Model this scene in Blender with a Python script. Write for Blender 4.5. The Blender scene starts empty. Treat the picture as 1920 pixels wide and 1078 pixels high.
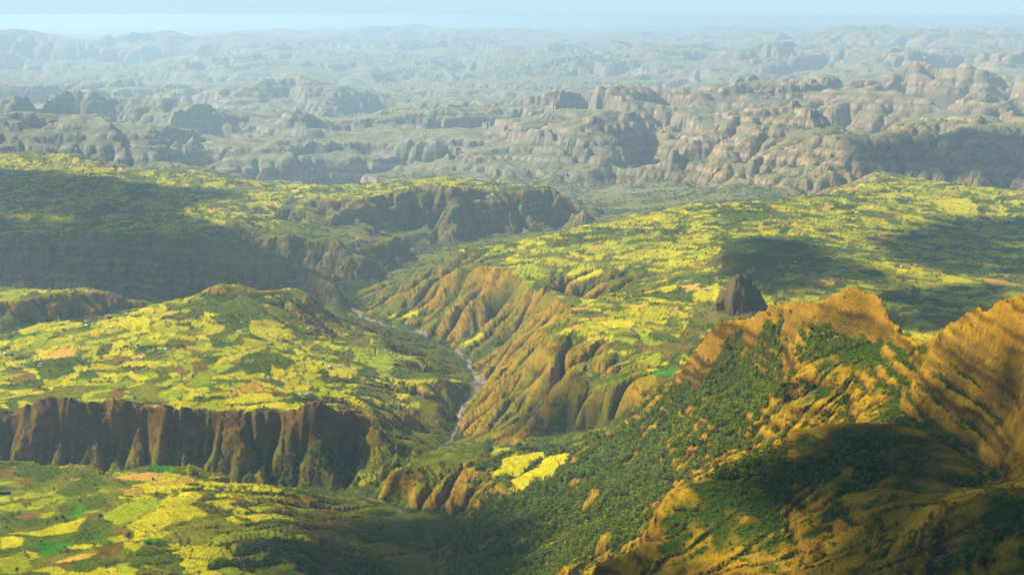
import bpy, math, random, time
import numpy as np
T0 = time.time()
rng = np.random.default_rng(7)
random.seed(7)
SC = bpy.context.scene
COL = SC.collection

# ------------------------------------------------------------------ camera, world, sun
HC = 1000.0                     # camera height above the river, metres
FPX = 2500.0                    # focal length in pixels of a 1920 px wide picture
PITCH = math.atan((539 - 30) / FPX)
SUN_AZ = math.radians(-72)      # clockwise from straight ahead (+Y); negative = left
SUN_EL = math.radians(37)
cam_d = bpy.data.cameras.new('camera')
cam = bpy.data.objects.new('camera', cam_d)
COL.objects.link(cam)
cam.location = (0, 0, HC)
cam.rotation_euler = (math.pi / 2 - PITCH, 0, 0)
cam_d.sensor_width = 36
cam_d.lens = 36 * FPX / 1920
cam_d.clip_start = 5
cam_d.clip_end = 400000
SC.camera = cam

world = bpy.data.worlds.new('World')
SC.world = world
world.use_nodes = True
wn = world.node_tree
sky = wn.nodes.new('ShaderNodeTexSky')
sky.sky_type = 'NISHITA'
sky.sun_disc = False
sky.sun_elevation = SUN_EL
sky.sun_rotation = SUN_AZ
sky.altitude = 2500
sky.air_density = 1.0
sky.dust_density = 0.4
sky.ozone_density = 2.0
# the same pale haze that fills the valleys lies along the horizon all round and thins out upwards
wtc = wn.nodes.new('ShaderNodeTexCoord'); wsep = wn.nodes.new('ShaderNodeSeparateXYZ'); wrp = wn.nodes.new('ShaderNodeMapRange'); wmix = wn.nodes.new('ShaderNodeMix')
wmix.data_type = 'RGBA'; wrp.interpolation_type = 'SMOOTHSTEP'
wrp.inputs[1].default_value = 0.0; wrp.inputs[2].default_value = 0.12; wrp.inputs[3].default_value = 0.96; wrp.inputs[4].default_value = 0.0
wn.links.new(wtc.outputs['Generated'], wsep.inputs[0]); wn.links.new(wsep.outputs[2], wrp.inputs[0])
wn.links.new(wrp.outputs[0], wmix.inputs[0]); wn.links.new(sky.outputs[0], wmix.inputs[6])
wmix.inputs[7].default_value = (3.7, 5.3, 6.3, 1)
wn.links.new(wmix.outputs[2], wn.nodes['Background'].inputs[0])
wn.nodes['Background'].inputs[1].default_value = 0.08
sun_d = bpy.data.lights.new('sun', 'SUN')
sun = bpy.data.objects.new('sun', sun_d)
COL.objects.link(sun)
sun_d.energy = 5.0
sun_d.angle = math.radians(1.1)
sun_d.color = (1.0, 0.89, 0.70)
SUN = np.array([math.sin(SUN_AZ) * math.cos(SUN_EL), math.cos(SUN_AZ) * math.cos(SUN_EL), math.sin(SUN_EL)])
from mathutils import Vector
sun.rotation_euler = Vector(SUN.tolist()).to_track_quat('Z', 'Y').to_euler()
sun.location = (0, 0, 3000)

SC.render.engine = 'CYCLES'
SC.view_settings.view_transform = 'Standard'
SC.view_settings.look = 'None'
SC.view_settings.gamma = 1
SC.view_settings.exposure = 0.98
SC.cycles.use_denoising = True
SC.cycles.max_bounces = 4
SC.cycles.diffuse_bounces = 2
SC.cycles.volume_bounces = 2
SC.cycles.transparent_max_bounces = 24
SC.cycles.use_adaptive_sampling = True

HAZE_DENSITY = 5.2e-5
HAZE_COLOR = (0.56, 0.80, 1.0)
HAZE_G = 0.22

# ------------------------------------------------------------------ numpy helpers
_r = np.random.default_rng(11)
PERM = _r.permutation(4096).astype(np.int32)
GA = _r.uniform(0, 2 * np.pi, 4096).astype(np.float32)
GX, GY = np.cos(GA), np.sin(GA)

def perlin(x, y, seed=0):
    x = np.asarray(x, np.float32) + np.float32(seed * 17.31); y = np.asarray(y, np.float32) - np.float32(seed * 9.17)
    xf = np.floor(x); yf = np.floor(y)
    xi = xf.astype(np.int32); yi = yf.astype(np.int32)
    fx = x - xf; fy = y - yf
    u = fx * fx * fx * (fx * (fx * 6 - 15) + 10); v = fy * fy * fy * (fy * (fy * 6 - 15) + 10)
    p0 = PERM[yi & 4095]; p1 = PERM[(yi + 1) & 4095]
    def g(p, a, b, dx):
        h = PERM[(a + p) & 4095]
        return GX[h] * dx + GY[h] * b
    n00 = g(p0, xi, fy, fx); n10 = g(p0, xi + 1, fy, fx - 1)
    n01 = g(p1, xi, fy - 1, fx); n11 = g(p1, xi + 1, fy - 1, fx - 1)
    a = n00 + u * (n10 - n00)
    return (a + v * ((n01 + u * (n11 - n01)) - a)) * np.float32(1.5)

def fbm(x, y, octs=4, seed=0, gain=0.5, lac=2.03):
    s = 0; a = 1.0; t = 0
    for o in range(octs):
        s = s + a * perlin(x, y, seed + o * 3); t += a
        x = x * lac; y = y * lac; a *= gain
    return s / t

def sstep(a, b, x):
    t = np.clip((x - a) / (b - a), 0, 1)
    return t * t * (3 - 2 * t)

def lerp(a, b, t): return a + (b - a) * t

# ------------------------------------------------------------------ pixel of the photograph -> bearing and fall
CP_, SP_ = math.cos(PITCH), math.sin(PITCH)
def ray(px, py):
    a = (np.asarray(px, float) - 960) / FPX; b = (539 - np.asarray(py, float)) / FPX
    y = CP_ + b * SP_; z = -SP_ + b * CP_
    return np.arctan2(a, y), -z / np.hypot(a, y)          # azimuth, fall per metre
def project(x, y, z):
    zz = z - HC
    depth = y * CP_ - zz * SP_; up = y * SP_ + zz * CP_
    return 960 + FPX * x / depth, 539 - FPX * up / depth

# ------------------------------------------------------------------ the log-polar height grid (conformal, finer near the camera)
DT = 0.0015
TH0, TH1 = -math.radians(27.5), math.radians(27.5)
V0, V1 = math.log(600.0), math.log(90000.0)
NC = int((TH1 - TH0) / DT / 8) * 8; NR = int((V1 - V0) / DT / 8) * 8
V1 = V0 + NR * DT; TH1 = TH0 + NC * DT

LINES = []                       # (theta[], D[], z[])  break lines of the relief
def LZ(*pts):                    # points seen at a pixel, of known height
    p = np.array(pts, float); th, t = ray(p[:, 0], p[:, 1]); LINES.append((th, (HC - p[:, 2]) / t, p[:, 2]))
def LD(*pts):                    # points seen at a pixel, of known distance
    p = np.array(pts, float); th, t = ray(p[:, 0], p[:, 1]); LINES.append((th, p[:, 2], HC - p[:, 2] * t))
def LH(*pts):                    # hidden points: bearing of a pixel column, distance, height
    p = np.array(pts, float); th, _ = ray(p[:, 0], 600); LINES.append((th, p[:, 1], p[:, 2]))
def PZ(*pts):
    for q in pts: LZ(q)
def PD(*pts):
    for q in pts: LD(q)

RIVER = [(640, 545, 14), (652, 565, 12), (668, 585, 11), (690, 600, 10), (725, 612, 8), (785, 627, 6), (840, 652, 4), (868, 672, 2), (888, 695, 0),
         (897, 722, 0), (882, 748, 0), (862, 775, 0), (862, 800, 0), (850, 822, 0), (825, 838, 0), (800, 855, 0), (785, 866, 0),
         (740, 874, 0), (690, 880, 0), (655, 890, 0)]
LZ(*RIVER)
UPRIVER = [(640, 545, 14), (700, 540, 14), (745, 505, 18), (775, 480, 20), (850, 458, 25), (930, 443, 30), (1000, 438, 35), (1060, 428, 38), (1130, 410, 42),
   (1150, 388, 40), (1060, 365, 30), (1000, 345, 20), (940, 328, 0)]
LZ(*UPRIVER)
# gorge at the foot of the long dark cliff
LH((655, 2770, 0), (600, 2755, 2), (500, 2775, 4), (400, 2812, 5), (200, 2885, 7), (0, 2925, 9), (-200, 2960, 12), (-400, 3000, 14))
# tributary in the lower middle
TRIB = [(655, 892, 0), (640, 912, 4), (700, 935, 18), (760, 965, 24), (815, 1010, 35), (822, 1050, 45), (830, 1078, 55)]
LZ(*TRIB)
LH((830, 1950, 62), (860, 1500, 120), (860, 900, 250))

# --- left plateau
LD((-300, 790, 3110), (-100, 785, 3085), (0, 781, 3060), (33, 780, 3055), (93, 765, 3050), (134, 751, 3040), (200, 758, 3005), (334, 771, 2960), (434, 770, 2935),
   (568, 768, 2905), (635, 771, 2890), (680, 775, 2885), (700, 795, 2862), (740, 828, 2860))
LZ((468, 895, 12), (568, 912, 8), (635, 908, 3))
LZ((-200, 640, 100), (13, 627, 110), (67, 607, 125), (127, 600, 130), (184, 595, 135), (250, 583, 140), (300, 572, 150), (367, 558, 175), (400, 538, 200), (441, 527, 217),
   (484, 533, 207), (548, 538, 192), (584, 557, 165), (608, 577, 135), (621, 597, 108), (634, 613, 88))
LH((-200, 4300, 40), (13, 4170, 45), (130, 4200, 45), (250, 4210, 40), (380, 4270, 25), (480, 4290, 20), (560, 4280, 16), (620, 4200, 14))
PZ((100, 650, 122), (300, 640, 142), (420, 590, 172), (520, 620, 140), (300, 700, 128), (450, 700, 118), (600, 700, 103), (100, 720, 110), (560, 600, 135), (40, 680, 100), (200, 600, 135),
   (620, 640, 72), (520, 690, 112), (480, 672, 128), (470, 640, 138), (560, 660, 112), (640, 680, 98), (660, 740, 98), (560, 740, 112), (400, 740, 122), (250, 740, 128), (20, 745, 112))
LZ((650, 645, 85), (673, 629, 112), (700, 620, 120), (725, 624, 114), (760, 645, 80), (800, 672, 45), (845, 697, 12))
LH((650, 3800, 55), (700, 3850, 55), (740, 3790, 45))
LZ((690, 668, 78), (760, 690, 66), (834, 712, 62))
LZ((834, 712, 62), (860, 735, 30), (870, 742, 3))
PZ((700, 740, 84), (760, 760, 60), (810, 745, 58))
LZ((700, 800, 60), (760, 805, 22), (820, 800, 12))
# small ridge at the far left
LD((-200, 540, 4700), (0, 537, 4650), (60, 538, 4600), (135, 541, 4530), (194, 540, 4500), (244, 558, 4480), (279, 557, 4520))
LD((-200, 570, 4430), (0, 565, 4390), (83, 555, 4420), (140, 543, 4460))
LZ((-200, 625, 60), (0, 620, 60), (67, 604, 58), (133, 600, 55), (200, 592, 50), (260, 580, 45), (300, 566, 35))
LH((-200, 4920, 30), (0, 4880, 28), (150, 4800, 25), (280, 4690, 22), (400, 4600, 20), (500, 4540, 18), (600, 4480, 15))

# --- farmland at the lower left
LZ((-300, 868, 115), (0, 870, 112), (83, 863, 117), (187, 882, 110), (234, 881, 113), (284, 872, 120), (334, 871, 122), (401, 882, 111), (484, 895, 97), (551, 915, 74), (601, 935, 55),
   (635, 962, 48), (677, 995, 55), (697, 1038, 75), (723, 1078, 95))
LH((-300, 2850, 24), (0, 2800, 22), (200, 2740, 20), (350, 2690, 16), (450, 2650, 14))
PZ((0, 960, 152), (200, 940, 152), (300, 960, 158), (-200, 1000, 190), (0, 1078, 212), (300, 1078, 192), (550, 1078, 150), (450, 1000, 140), (600, 1010, 102), (350, 925, 146), (430, 942, 120),
   (520, 950, 110), (150, 900, 122), (0, 1010, 175), (300, 1010, 170), (500, 1040, 145))
LH((-300, 1400, 330), (100, 1400, 320), (400, 1450, 270), (700, 1500, 170))
LH((-300, 700, 420), (100, 700, 400), (500, 700, 350), (900, 650, 330))

# --- middle: bluff, small yellow field, spurs below the central plateau
LZ((715, 893, 62), (740, 884, 76), (780, 874, 86), (814, 862, 95), (860, 850, 96), (884, 845, 96), (920, 838, 102))
LZ((690, 918, 12), (740, 944, 20), (817, 955, 26), (845, 975, 34), (870, 1010, 50))
LZ((925, 842, 110), (1000, 842, 122), (1070, 850, 134)); LZ((905, 880, 106), (950, 930, 108), (1000, 900, 118), (1070, 870, 134))
LZ((862, 810, 4), (905, 832, 40), (950, 828, 72), (1000, 815, 95), (1060, 808, 112))
LD((1034, 627, 3170), (1010, 640, 3210), (985, 655, 3260), (950, 690, 3330), (908, 742, 3370))
LZ((1034, 627, 240), (1018, 690, 190), (985, 740, 122), (935, 800, 48))
LZ((1094, 680, 250), (1067, 694, 232), (1045, 740, 182), (1018, 785, 108))
LZ((1050, 690, 190), (1010, 745, 125), (975, 795, 60))
LZ((1066, 795, 125), (1075, 765, 165), (1090, 740, 198), (1118, 720, 226), (1168, 724, 226), (1218, 754, 216))
LH((1118, 2920, 188), (1168, 2880, 200))
LZ((1061, 806, 112), (1118, 806, 132), (1180, 795, 160))
PZ((1130, 645, 256), (1200, 600, 262), (1150, 560, 258), (1250, 650, 264), (1200, 700, 246), (1240, 700, 262), (1150, 690, 245), (1120, 600, 245))
# --- central plateau rim and north-west slopes
LZ((700, 552, 40), (760, 512, 92), (820, 482, 150), (857, 470, 198), (885, 463, 210), (940, 455, 216), (1000, 446, 216), (1060, 435, 215), (1130, 420, 215), (1180, 406, 225), (1280, 385, 236), (1400, 378, 240),
   (1500, 373, 245), (1590, 366, 250), (1650, 325, 250), (1800, 345, 250), (1900, 360, 250), (2050, 368, 250))
LH((760, 5350, 30), (860, 5150, 60), (950, 5350, 60), (1060, 5600, 70), (1180, 6100, 80), (1300, 6400, 80), (1450, 6600, 90), (1550, 6900, 100), (1650, 7050, 110), (1800, 6950, 110), (1920, 6900, 110), (2100, 6900, 110))
LZ((860, 500, 190), (900, 497, 208), (960, 510, 214), (1020, 535, 222), (1055, 565, 228), (1085, 600, 238), (1060, 620, 240), (1034, 627, 240))
LZ((690, 588, 16), (760, 602, 22), (850, 638, 24), (905, 652, 35), (940, 660, 22))
LZ((1090, 525, 200), (1078, 575, 130), (1060, 612, 90), (1000, 640, 60), (940, 660, 20))
LZ((860, 500, 190), (790, 560, 70), (740, 595, 18))
LZ((930, 505, 205), (870, 560, 120), (800, 612, 26))
LZ((1000, 528, 215), (960, 580, 120), (905, 630, 45))
LZ((895, 530, 140), (830, 590, 45))
LZ((980, 545, 165), (925, 590, 85), (880, 635, 24))
PZ((1300, 500, 250), (1500, 470, 250), (1700, 480, 246), (1850, 450, 238), (1900, 520, 246), (1550, 430, 250), (1300, 440, 240), (1150, 500, 238), (1050, 480, 226), (1250, 560, 258), (1200, 450, 228),
   (1650, 400, 248), (1780, 400, 250), (1450, 410, 246), (1960, 480, 245), (2080, 500, 260), (1750, 560, 250))
LZ((1410, 470, 305), (1440, 490, 290)); LZ((1340, 490, 272), (1370, 470, 290)); PZ((1500, 500, 262), (1320, 530, 256), (1340, 455, 262), (1480, 455, 258))
LZ((1890, 400, 215), (1850, 470, 210), (1900, 500, 205), (2000, 480, 200))
# --- right ridge
CREST = [(1264, 709, 2450), (1275, 683, 2440), (1309, 642, 2420), (1339, 611, 2400), (1347, 598, 2380), (1403, 593, 2320), (1425, 568, 2280), (1440, 559, 2250), (1486, 551, 2200), (1538, 557, 2130),
   (1564, 555, 2100), (1576, 538, 2090), (1602, 523, 2080), (1632, 533, 2060), (1655, 551, 2040), (1677, 596, 2000), (1685, 626, 1980), (1719, 634, 1930), (1752, 632, 1880), (1801, 596, 1780),
   (1831, 566, 1720), (1861, 549, 1670), (1920, 548, 1600), (2000, 552, 1520), (2150, 560, 1400)]
LD(*CREST)
LH((1290, 2750, 262), (1400, 2560, 285), (1500, 2450, 285), (1600, 2330, 290), (1700, 2250, 290), (1800, 2150, 290), (1920, 2050, 290), (2100, 1900, 300))
LD((1275, 722, 2390), (1324, 720, 2330), (1380, 718, 2240), (1450, 704, 2090))
LD((1430, 610, 2240), (1486, 600, 2170), (1540, 618, 2095), (1570, 632, 2070), (1640, 640, 2010), (1690, 648, 1960))
LD((1557, 642, 2060), (1527, 672, 2010), (1463, 720, 1960), (1433, 754, 1930), (1400, 790, 1900))
LD((1540, 680, 1990), (1512, 720, 1935), (1489, 758, 1885), (1450, 790, 1870))
LD((1400, 715, 2180), (1390, 755, 2080), (1370, 800, 1990), (1330, 830, 1980))
LD((1620, 670, 1960), (1590, 720, 1900), (1580, 760, 1850), (1520, 800, 1830), (1440, 815, 1850), (1370, 832, 1900), (1300, 860, 1950), (1230, 900, 1980), (1150, 960, 2000), (1080, 1020, 2000), (1040, 1078, 1960))
LD((1752, 632, 1880), (1735, 670, 1840), (1707, 720, 1800), (1681, 758, 1755), (1640, 785, 1700))
LD((1215, 775, 2420), (1228, 745, 2430), (1250, 730, 2440), (1264, 709, 2450)); PD((1215, 800, 2330), (1150, 800, 2520))
LD((1310, 780, 2080), (1365, 812, 1960), (1388, 812, 1930))
LD((1660, 652, 1990), (1655, 690, 1900), (1640, 725, 1840), (1622, 748, 1800))
LD((1430, 625, 2235), (1418, 680, 2190), (1400, 715, 2180))
LD((1500, 612, 2150), (1480, 660, 2075), (1450, 704, 2090))
# right hill with its dark banded face
LD((1782, 679, 1730), (1830, 700, 1660), (1873, 760, 1570), (1880, 800, 1530))
LD((1700, 775, 1700), (1760, 815, 1610), (1830, 862, 1520), (1870, 902, 1440))
PD((1850, 620, 1700), (1920, 640, 1560), (1920, 720, 1490), (1920, 820, 1410), (1980, 900, 1290), (2050, 700, 1400), (2150, 900, 1200))
# foreground spur
LD((1640, 790, 1650), (1575, 790, 1630), (1519, 796, 1620), (1444, 848, 1570), (1358, 885, 1530), (1322, 896, 1500), (1258, 906, 1480), (1245, 927, 1460), (1215, 974, 1430), (1207, 1004, 1410), (1143, 1030, 1380), (1121, 1075, 1340))
LD((1519, 796, 1620), (1613, 806, 1590), (1698, 828, 1550), (1783, 862, 1490), (1826, 912, 1400), (1890, 916, 1340))
PD((1500, 900, 1440), (1600, 950, 1330), (1700, 1000, 1230), (1400, 960, 1400), (1450, 1078, 1230), (1320, 1040, 1360), (1250, 1078, 1320), (1600, 870, 1450), (1700, 920, 1340))
LD((1350, 900, 1500), (1440, 970, 1410), (1480, 1020, 1340), (1470, 1078, 1260))
LD((1826, 944, 1210), (1870, 925, 1190), (1920, 905, 1170)); PD((1920, 1000, 1050), (1920, 1078, 950), (1750, 1078, 1050), (1600, 1078, 1150), (1760, 980, 1190))
LH((1200, 1000, 400), (1500, 900, 510), (1900, 700, 630), (2200, 700, 700)); LH((1100, 1550, 290), (1000, 1700, 190), (1050, 1300, 300))
LH((1100, 1480, 300), (1160, 1530, 290), (1207, 1570, 305), (1258, 1640, 330), (1358, 1700, 372), (1444, 1730, 398), (1519, 1745, 425))
# forest slope
PZ((1100, 880, 160), (1200, 830, 235), (1250, 800, 275), (1150, 920, 178), (1000, 950, 112), (950, 1000, 84), (1000, 1050, 112), (900, 1050, 72), (890, 975, 62), (1120, 830, 150))

# --- mesa across the valley on the left
LD((-200, 440, 5400), (50, 446, 5270), (150, 440, 5200), (300, 436, 5080), (340, 440, 5000), (416, 447, 4880), (500, 481, 4760), (590, 508, 4660), (640, 540, 4570))
LZ((-200, 535, 25), (0, 540, 24), (275, 556, 20), (386, 552, 18), (600, 562, 15))
LZ((-200, 400, 225), (0, 395, 228), (150, 390, 225)); LZ((-200, 300, 250), (0, 296, 250), (150, 302, 245), (280, 322, 238), (380, 345, 232), (540, 347, 225), (640, 350, 215))
PZ((200, 350, 238), (100, 340, 240), (350, 400, 222), (430, 375, 225), (300, 415, 222), (440, 410, 205))
LH((-200, 8200, 60), (0, 8200, 50), (200, 7900, 30), (400, 7600, 10), (600, 7500, 0), (800, 7600, 0))
LZ((300, 318, 240), (330, 300, 285), (352, 302, 280), (376, 330, 235))
LD((510, 441, 5150), (600, 444, 5120), (650, 462, 5080), (690, 486, 5040), (735, 506, 5000))
LZ((480, 470, 110), (600, 500, 70), (700, 528, 20))
LD((530, 380, 5900), (560, 376, 5900), (650, 371, 5880), (710, 366, 5900), (760, 352, 6000), (826, 350, 6050), (900, 360, 6100), (960, 358, 6200), (1035, 352, 6350), (1060, 361, 6250), (1092, 398, 6150))
LZ((560, 420, 130), (640, 430, 110), (690, 440, 90), (776, 430, 70), (851, 448, 45), (950, 440, 45), (1020, 432, 42), (1095, 412, 44))
LZ((720, 345, 215), (826, 330, 212), (950, 345, 190), (1030, 345, 165))
LH((720, 7300, 20), (860, 7500, 10), (960, 7250, 10), (1060, 7000, 20))
LD((650, 371, 5880), (680, 420, 5560), (735, 450, 5360)); LD((830, 355, 6040), (850, 400, 5900), (875, 430, 5800))
# --- beyond: valley floors dropping away, named hills
PZ((1200, 340, 20), (1100, 330, 0), (1250, 370, 60), (1300, 345, 60), (900, 320, -20), (700, 330, -60), (500, 335, -70), (1400, 350, 100), (1500, 345, 110))
LD((1265, 295, 7900), (1290, 262, 8000), (1330, 245, 8100), (1400, 248, 8250), (1481, 240, 8400), (1530, 246, 8000))
LD((1330, 245, 8100), (1360, 300, 7600), (1380, 345, 7200)); LD((1481, 240, 8400), (1500, 290, 7600), (1560, 318, 7100))
LD((1230, 300, 8100), (1270, 312, 7950), (1340, 330, 7500), (1350, 345, 7300))
LZ((1200, 318, 40), (1280, 335, 60), (1340, 352, 70)); LH((1300, 8900, 0), (1450, 9300, 0), (1560, 9000, 10))
LD((1546, 250, 7500), (1586, 265, 7400), (1631, 272, 7500), (1686, 243, 7800), (1761, 247, 7900), (1836, 240, 7900), (1886, 262, 7700), (1920, 250, 7900), (2050, 240, 8000))
LZ((1640, 305, 180), (1740, 320, 110), (1700, 300, 150)); LD((1886, 262, 7700), (1850, 300, 7300), (1815, 328, 7000)); LH((1650, 8700, 20), (1800, 8900, 20), (1950, 8900, 20))
LD((1150, 300, 9000), (1170, 276, 9050), (1200, 268, 9100), (1230, 275, 9100), (1260, 300, 8900))
LD((1070, 245, 10100), (1090, 226, 10200), (1110, 222, 10200), (1135, 228, 10200), (1150, 250, 10100)); LD((960, 300, 10000), (1020, 270, 10100), (1070, 245, 10100))
LD((480, 300, 9900), (520, 262, 9900), (548, 237, 9950), (590, 237, 9950), (600, 262, 9900), (650, 275, 9950)); LD((570, 330, 9200), (575, 290, 9500), (568, 262, 9700))
LD((0, 200, 10800), (75, 191, 10900), (150, 184, 11000), (190, 190, 11000), (250, 196, 11000), (320, 206, 10800), (400, 235, 10400), (430, 265, 10100))
LZ((0, 262, 60), (150, 275, 20), (300, 300, -20), (420, 305, -60)); LD((160, 255, 9600), (250, 235, 9900), (400, 228, 10300))
LD((435, 205, 13500), (475, 172, 13800), (550, 170, 14000), (640, 200, 13800))
LD((1690, 182, 12500), (1760, 175, 12600), (1860, 178, 12600), (1960, 182, 12600)); LD((1700, 205, 11600), (1850, 205, 11600), (1960, 205, 11600))
LD((-100, 112, 26000), (0, 108, 26000), (45, 112, 26000), (100, 125, 26000), (150, 122, 26500), (280, 118, 27000), (370, 108, 28000), (420, 112, 28000), (560, 110, 30000), (700, 86, 38000), (830, 83, 40000), (1000, 90, 42000))
for D_, z_ in ((12500, -120), (16000, -150), (20000, -160), (24000, -170), (33000, -180), (50000, -200), (88000, -250)):
    LH((-400, D_, z_), (300, D_ * 1.03, z_), (900, D_ * .98, z_), (1500, D_ * 1.02, z_), (2300, D_, z_))

def solve_base():
    z = None
    for lev in (16, 8, 4, 2):
        nr, nc, dt = NR // lev + 1, NC // lev + 1, DT * lev
        num = np.zeros(nr * nc); den = np.zeros(nr * nc)
        for th, D, zz in LINES:
            v = np.log(D)
            if len(th) > 1:
                n = np.maximum(1, (np.hypot(np.diff(th), np.diff(v)) / (dt * 0.5)).astype(int))
                tt = np.concatenate([np.arange(k) / k + i for i, k in enumerate(n)] + [[len(th) - 1]])
                idx = np.arange(len(th)); th = np.interp(tt, idx, th); v = np.interp(tt, idx, v); zz = np.interp(tt, idx, zz)
            c = np.rint((th - TH0) / dt).astype(int); r = np.rint((v - V0) / dt).astype(int)
            ok = (c >= 0) & (c < nc) & (r >= 0) & (r < nr)
            f = r[ok] * nc + c[ok]
            num += np.bincount(f, zz[ok], nr * nc); den += np.bincount(f, None, nr * nc)
        fix = (den > 0).reshape(nr, nc); val = np.where(den > 0, num / np.maximum(den, 1), 0).reshape(nr, nc)
        if z is None: z = np.full((nr, nc), 50.0)
        else:
            rr = np.minimum(np.arange(nr) / 2, z.shape[0] - 1.001); cc = np.minimum(np.arange(nc) / 2, z.shape[1] - 1.001)
            z = bil(z, rr[:, None] + 0 * cc[None], cc[None] + 0 * rr[:, None])
        z[fix] = val[fix]
        for it in range({16: 1500, 8: 300, 4: 120, 2: 60}[lev]):
            p = np.pad(z, 1, mode='edge')
            z = 0.25 * (p[:-2, 1:-1] + p[2:, 1:-1] + p[1:-1, :-2] + p[1:-1, 2:])
            z[fix] = val[fix]
    return z

def bil(a, r, c):
    r = np.clip(r, 0, a.shape[0] - 1.001); c = np.clip(c, 0, a.shape[1] - 1.001)
    r0 = r.astype(np.int32); c0 = c.astype(np.int32); fr = (r - r0).astype(np.float32); fc = (c - c0).astype(np.float32)
    f = r0 * a.shape[1] + c0; A = a.ravel(); w = a.shape[1]
    return (A[f] * (1 - fc) + A[f + 1] * fc) * (1 - fr) + (A[f + w] * (1 - fc) + A[f + w + 1] * fc) * fr

def flow(z, dx):
    """downhill neighbour and drained area of every cell"""
    nr, nc = z.shape
    p = np.pad(z, 1, mode='constant', constant_values=1e6)
    best = np.zeros_like(z); rec = np.arange(nr * nc, dtype=np.int32).reshape(nr, nc); base = rec.copy()
    for dr in (-1, 0, 1):
        for dc in (-1, 0, 1):
            if dr == 0 and dc == 0: continue
            s = (z - p[1 + dr:1 + dr + nr, 1 + dc:1 + dc + nc]) / (1.4142 if dr and dc else 1.0)
            m = s > best
            best = np.where(m, s, best); rec = np.where(m, base + dr * nc + dc, rec)
    N = nr * nc
    A = np.append(np.broadcast_to(dx * dx, z.shape).astype(np.float64).ravel(), 0.0)
    R = rec.ravel().astype(np.int64); R[R == np.arange(N)] = N; R = np.append(R, N)
    for k in range(10):
        A = A + np.bincount(R, A, N + 1); A[N] = 0
        R = R[R]
    return rec.ravel(), A[:N].reshape(nr, nc)

def erode(z, dx, n, K, diff=0.03, soft=1.0):
    for it in range(n):
        rec, A = flow(z, dx)
        zr = z.ravel()[rec].reshape(z.shape)
        f = K * np.maximum(np.sqrt(np.minimum(A, 1.2e5)) - 16 - 1.5 * dx, 0) / dx * soft
        z = (z + f * zr) / (1 + f)
        p = np.pad(z, 1, mode='edge')
        z = z + diff * np.minimum(1, 8 / dx) * (p[:-2, 1:-1] + p[2:, 1:-1] + p[1:-1, :-2] + p[1:-1, 2:] - 4 * z)
    return z, A

# ------------------------------------------------------------------ heights
def blur(a, n):
    for _ in range(n):
        p = np.pad(a, 1, mode='edge')
        a = (p[:-2, 1:-1] + p[2:, 1:-1] + p[1:-1, :-2] + p[1:-1, 2:] + 4 * a) / 8
    return a
def grids(lev):
    nr, nc, dt = NR // lev + 1, NC // lev + 1, DT * lev
    v = V0 + np.arange(nr) * dt; th = TH0 + np.arange(nc) * dt
    D = np.exp(v)[:, None]
    return D, (D * np.sin(th)[None]).astype(np.float32), (D * np.cos(th)[None]).astype(np.float32), D * dt

def mid_f(D): return sstep(4200, 6500, D)
z = solve_base()
D, X, Y, dx = grids(2)
far0 = sstep(6900, 9000, D + 0 * X + 500 * fbm(X / 2000, Y / 2000, 2, 5)) * sstep(-300, 150, (D - 7100) + 0 * X)
named = np.maximum(sstep(300, 900, X - .02 * D) * (1 - sstep(9500, 10800, D)), sstep(-.05, -.15, np.arctan2(X, Y)) * sstep(9000, 9600, D) * (1 - sstep(11200, 12500, D)))
far = far0 * (1 - .55 * named)
mid = sstep(4200, 6500, D + 0 * X)
# uneven edges: every outline wanders a little
wa = lerp(22, 9, ((X > 150) & (D < 2800)).astype(float)) * lerp(1, 2.2, sstep(4500, 7000, D))
wr = wa * (fbm(X / 170, Y / 170, 2, 551) + .45 * perlin(X / 48, Y / 48, 553)) * 1.6; wc = wa * (fbm(X / 170, Y / 170, 2, 555) + .45 * perlin(X / 48, Y / 48, 557)) * 1.3
z = bil(z, np.arange(z.shape[0])[:, None] + wr / dx, np.arange(z.shape[1])[None] + wc / dx)
# badlands beyond the valley: flat-topped hills
wx = X + 900 * fbm(X / 2600, Y / 2600, 3, 21); wy = Y + 900 * fbm(X / 2600, Y / 2600, 3, 33)
n1 = fbm(wx / 2900, wy / 2900, 4, 41)
rid = 1 - 2.6 * np.abs(fbm(wx / 2300, wy / 2300, 5, 45, .52))
rid2 = 1 - 2.6 * np.abs(fbm(wx / 1150, wy / 1150, 4, 46, .5))
raw = 720 * rid + 300 * rid2 - 190 + 420 * n1
capn = fbm(X / 4200, Y / 4200, 2, 48)
cap = 190 + 80 * np.floor(4 * np.clip(capn + .5, 0, 1)) + 18 * fbm(X / 900, Y / 900, 2, 50)
hills = np.minimum(raw, cap + .12 * (raw - cap))
hills = np.maximum(hills, -40 + .18 * (hills + 40)) + sstep(14000, 24000, D) * (400 * np.clip(1 - 2.4 * np.abs(fbm(X / 9000, Y / 9000, 5, 49, .55)), -.2, 1) + 10)
east = sstep(-0.1, 0.35, np.arctan2(X, Y))
z = z + far * (hills * (0.8 + 0.35 * east) - 60)
rough = fbm(X / 420, Y / 420, 4, 3)
z = z + rough * (7 + 14 * mid) + 3.0 * fbm(X / 60, Y / 60, 3, 9) * (1 + mid)
s0 = blur(np.hypot(*np.gradient(z)) / dx, 12)
w1 = X + 60 * perlin(X / 260, Y / 260, 91); w2 = Y + 60 * perlin(X / 260, Y / 260, 92)
spur = 1 - 2 * np.abs(perlin(w1 / 230, w2 / 230, 93)) + .5 * (1 - 2 * np.abs(perlin(w1 / 95, w2 / 95, 94)))
ridgez = ((X > 150) & (D < 2700)).astype(float)
z = z + sstep(.16, .5, s0) * (spur - .6) * (14 + 14 * mid) * lerp(1, .45, ridgez)
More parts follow.
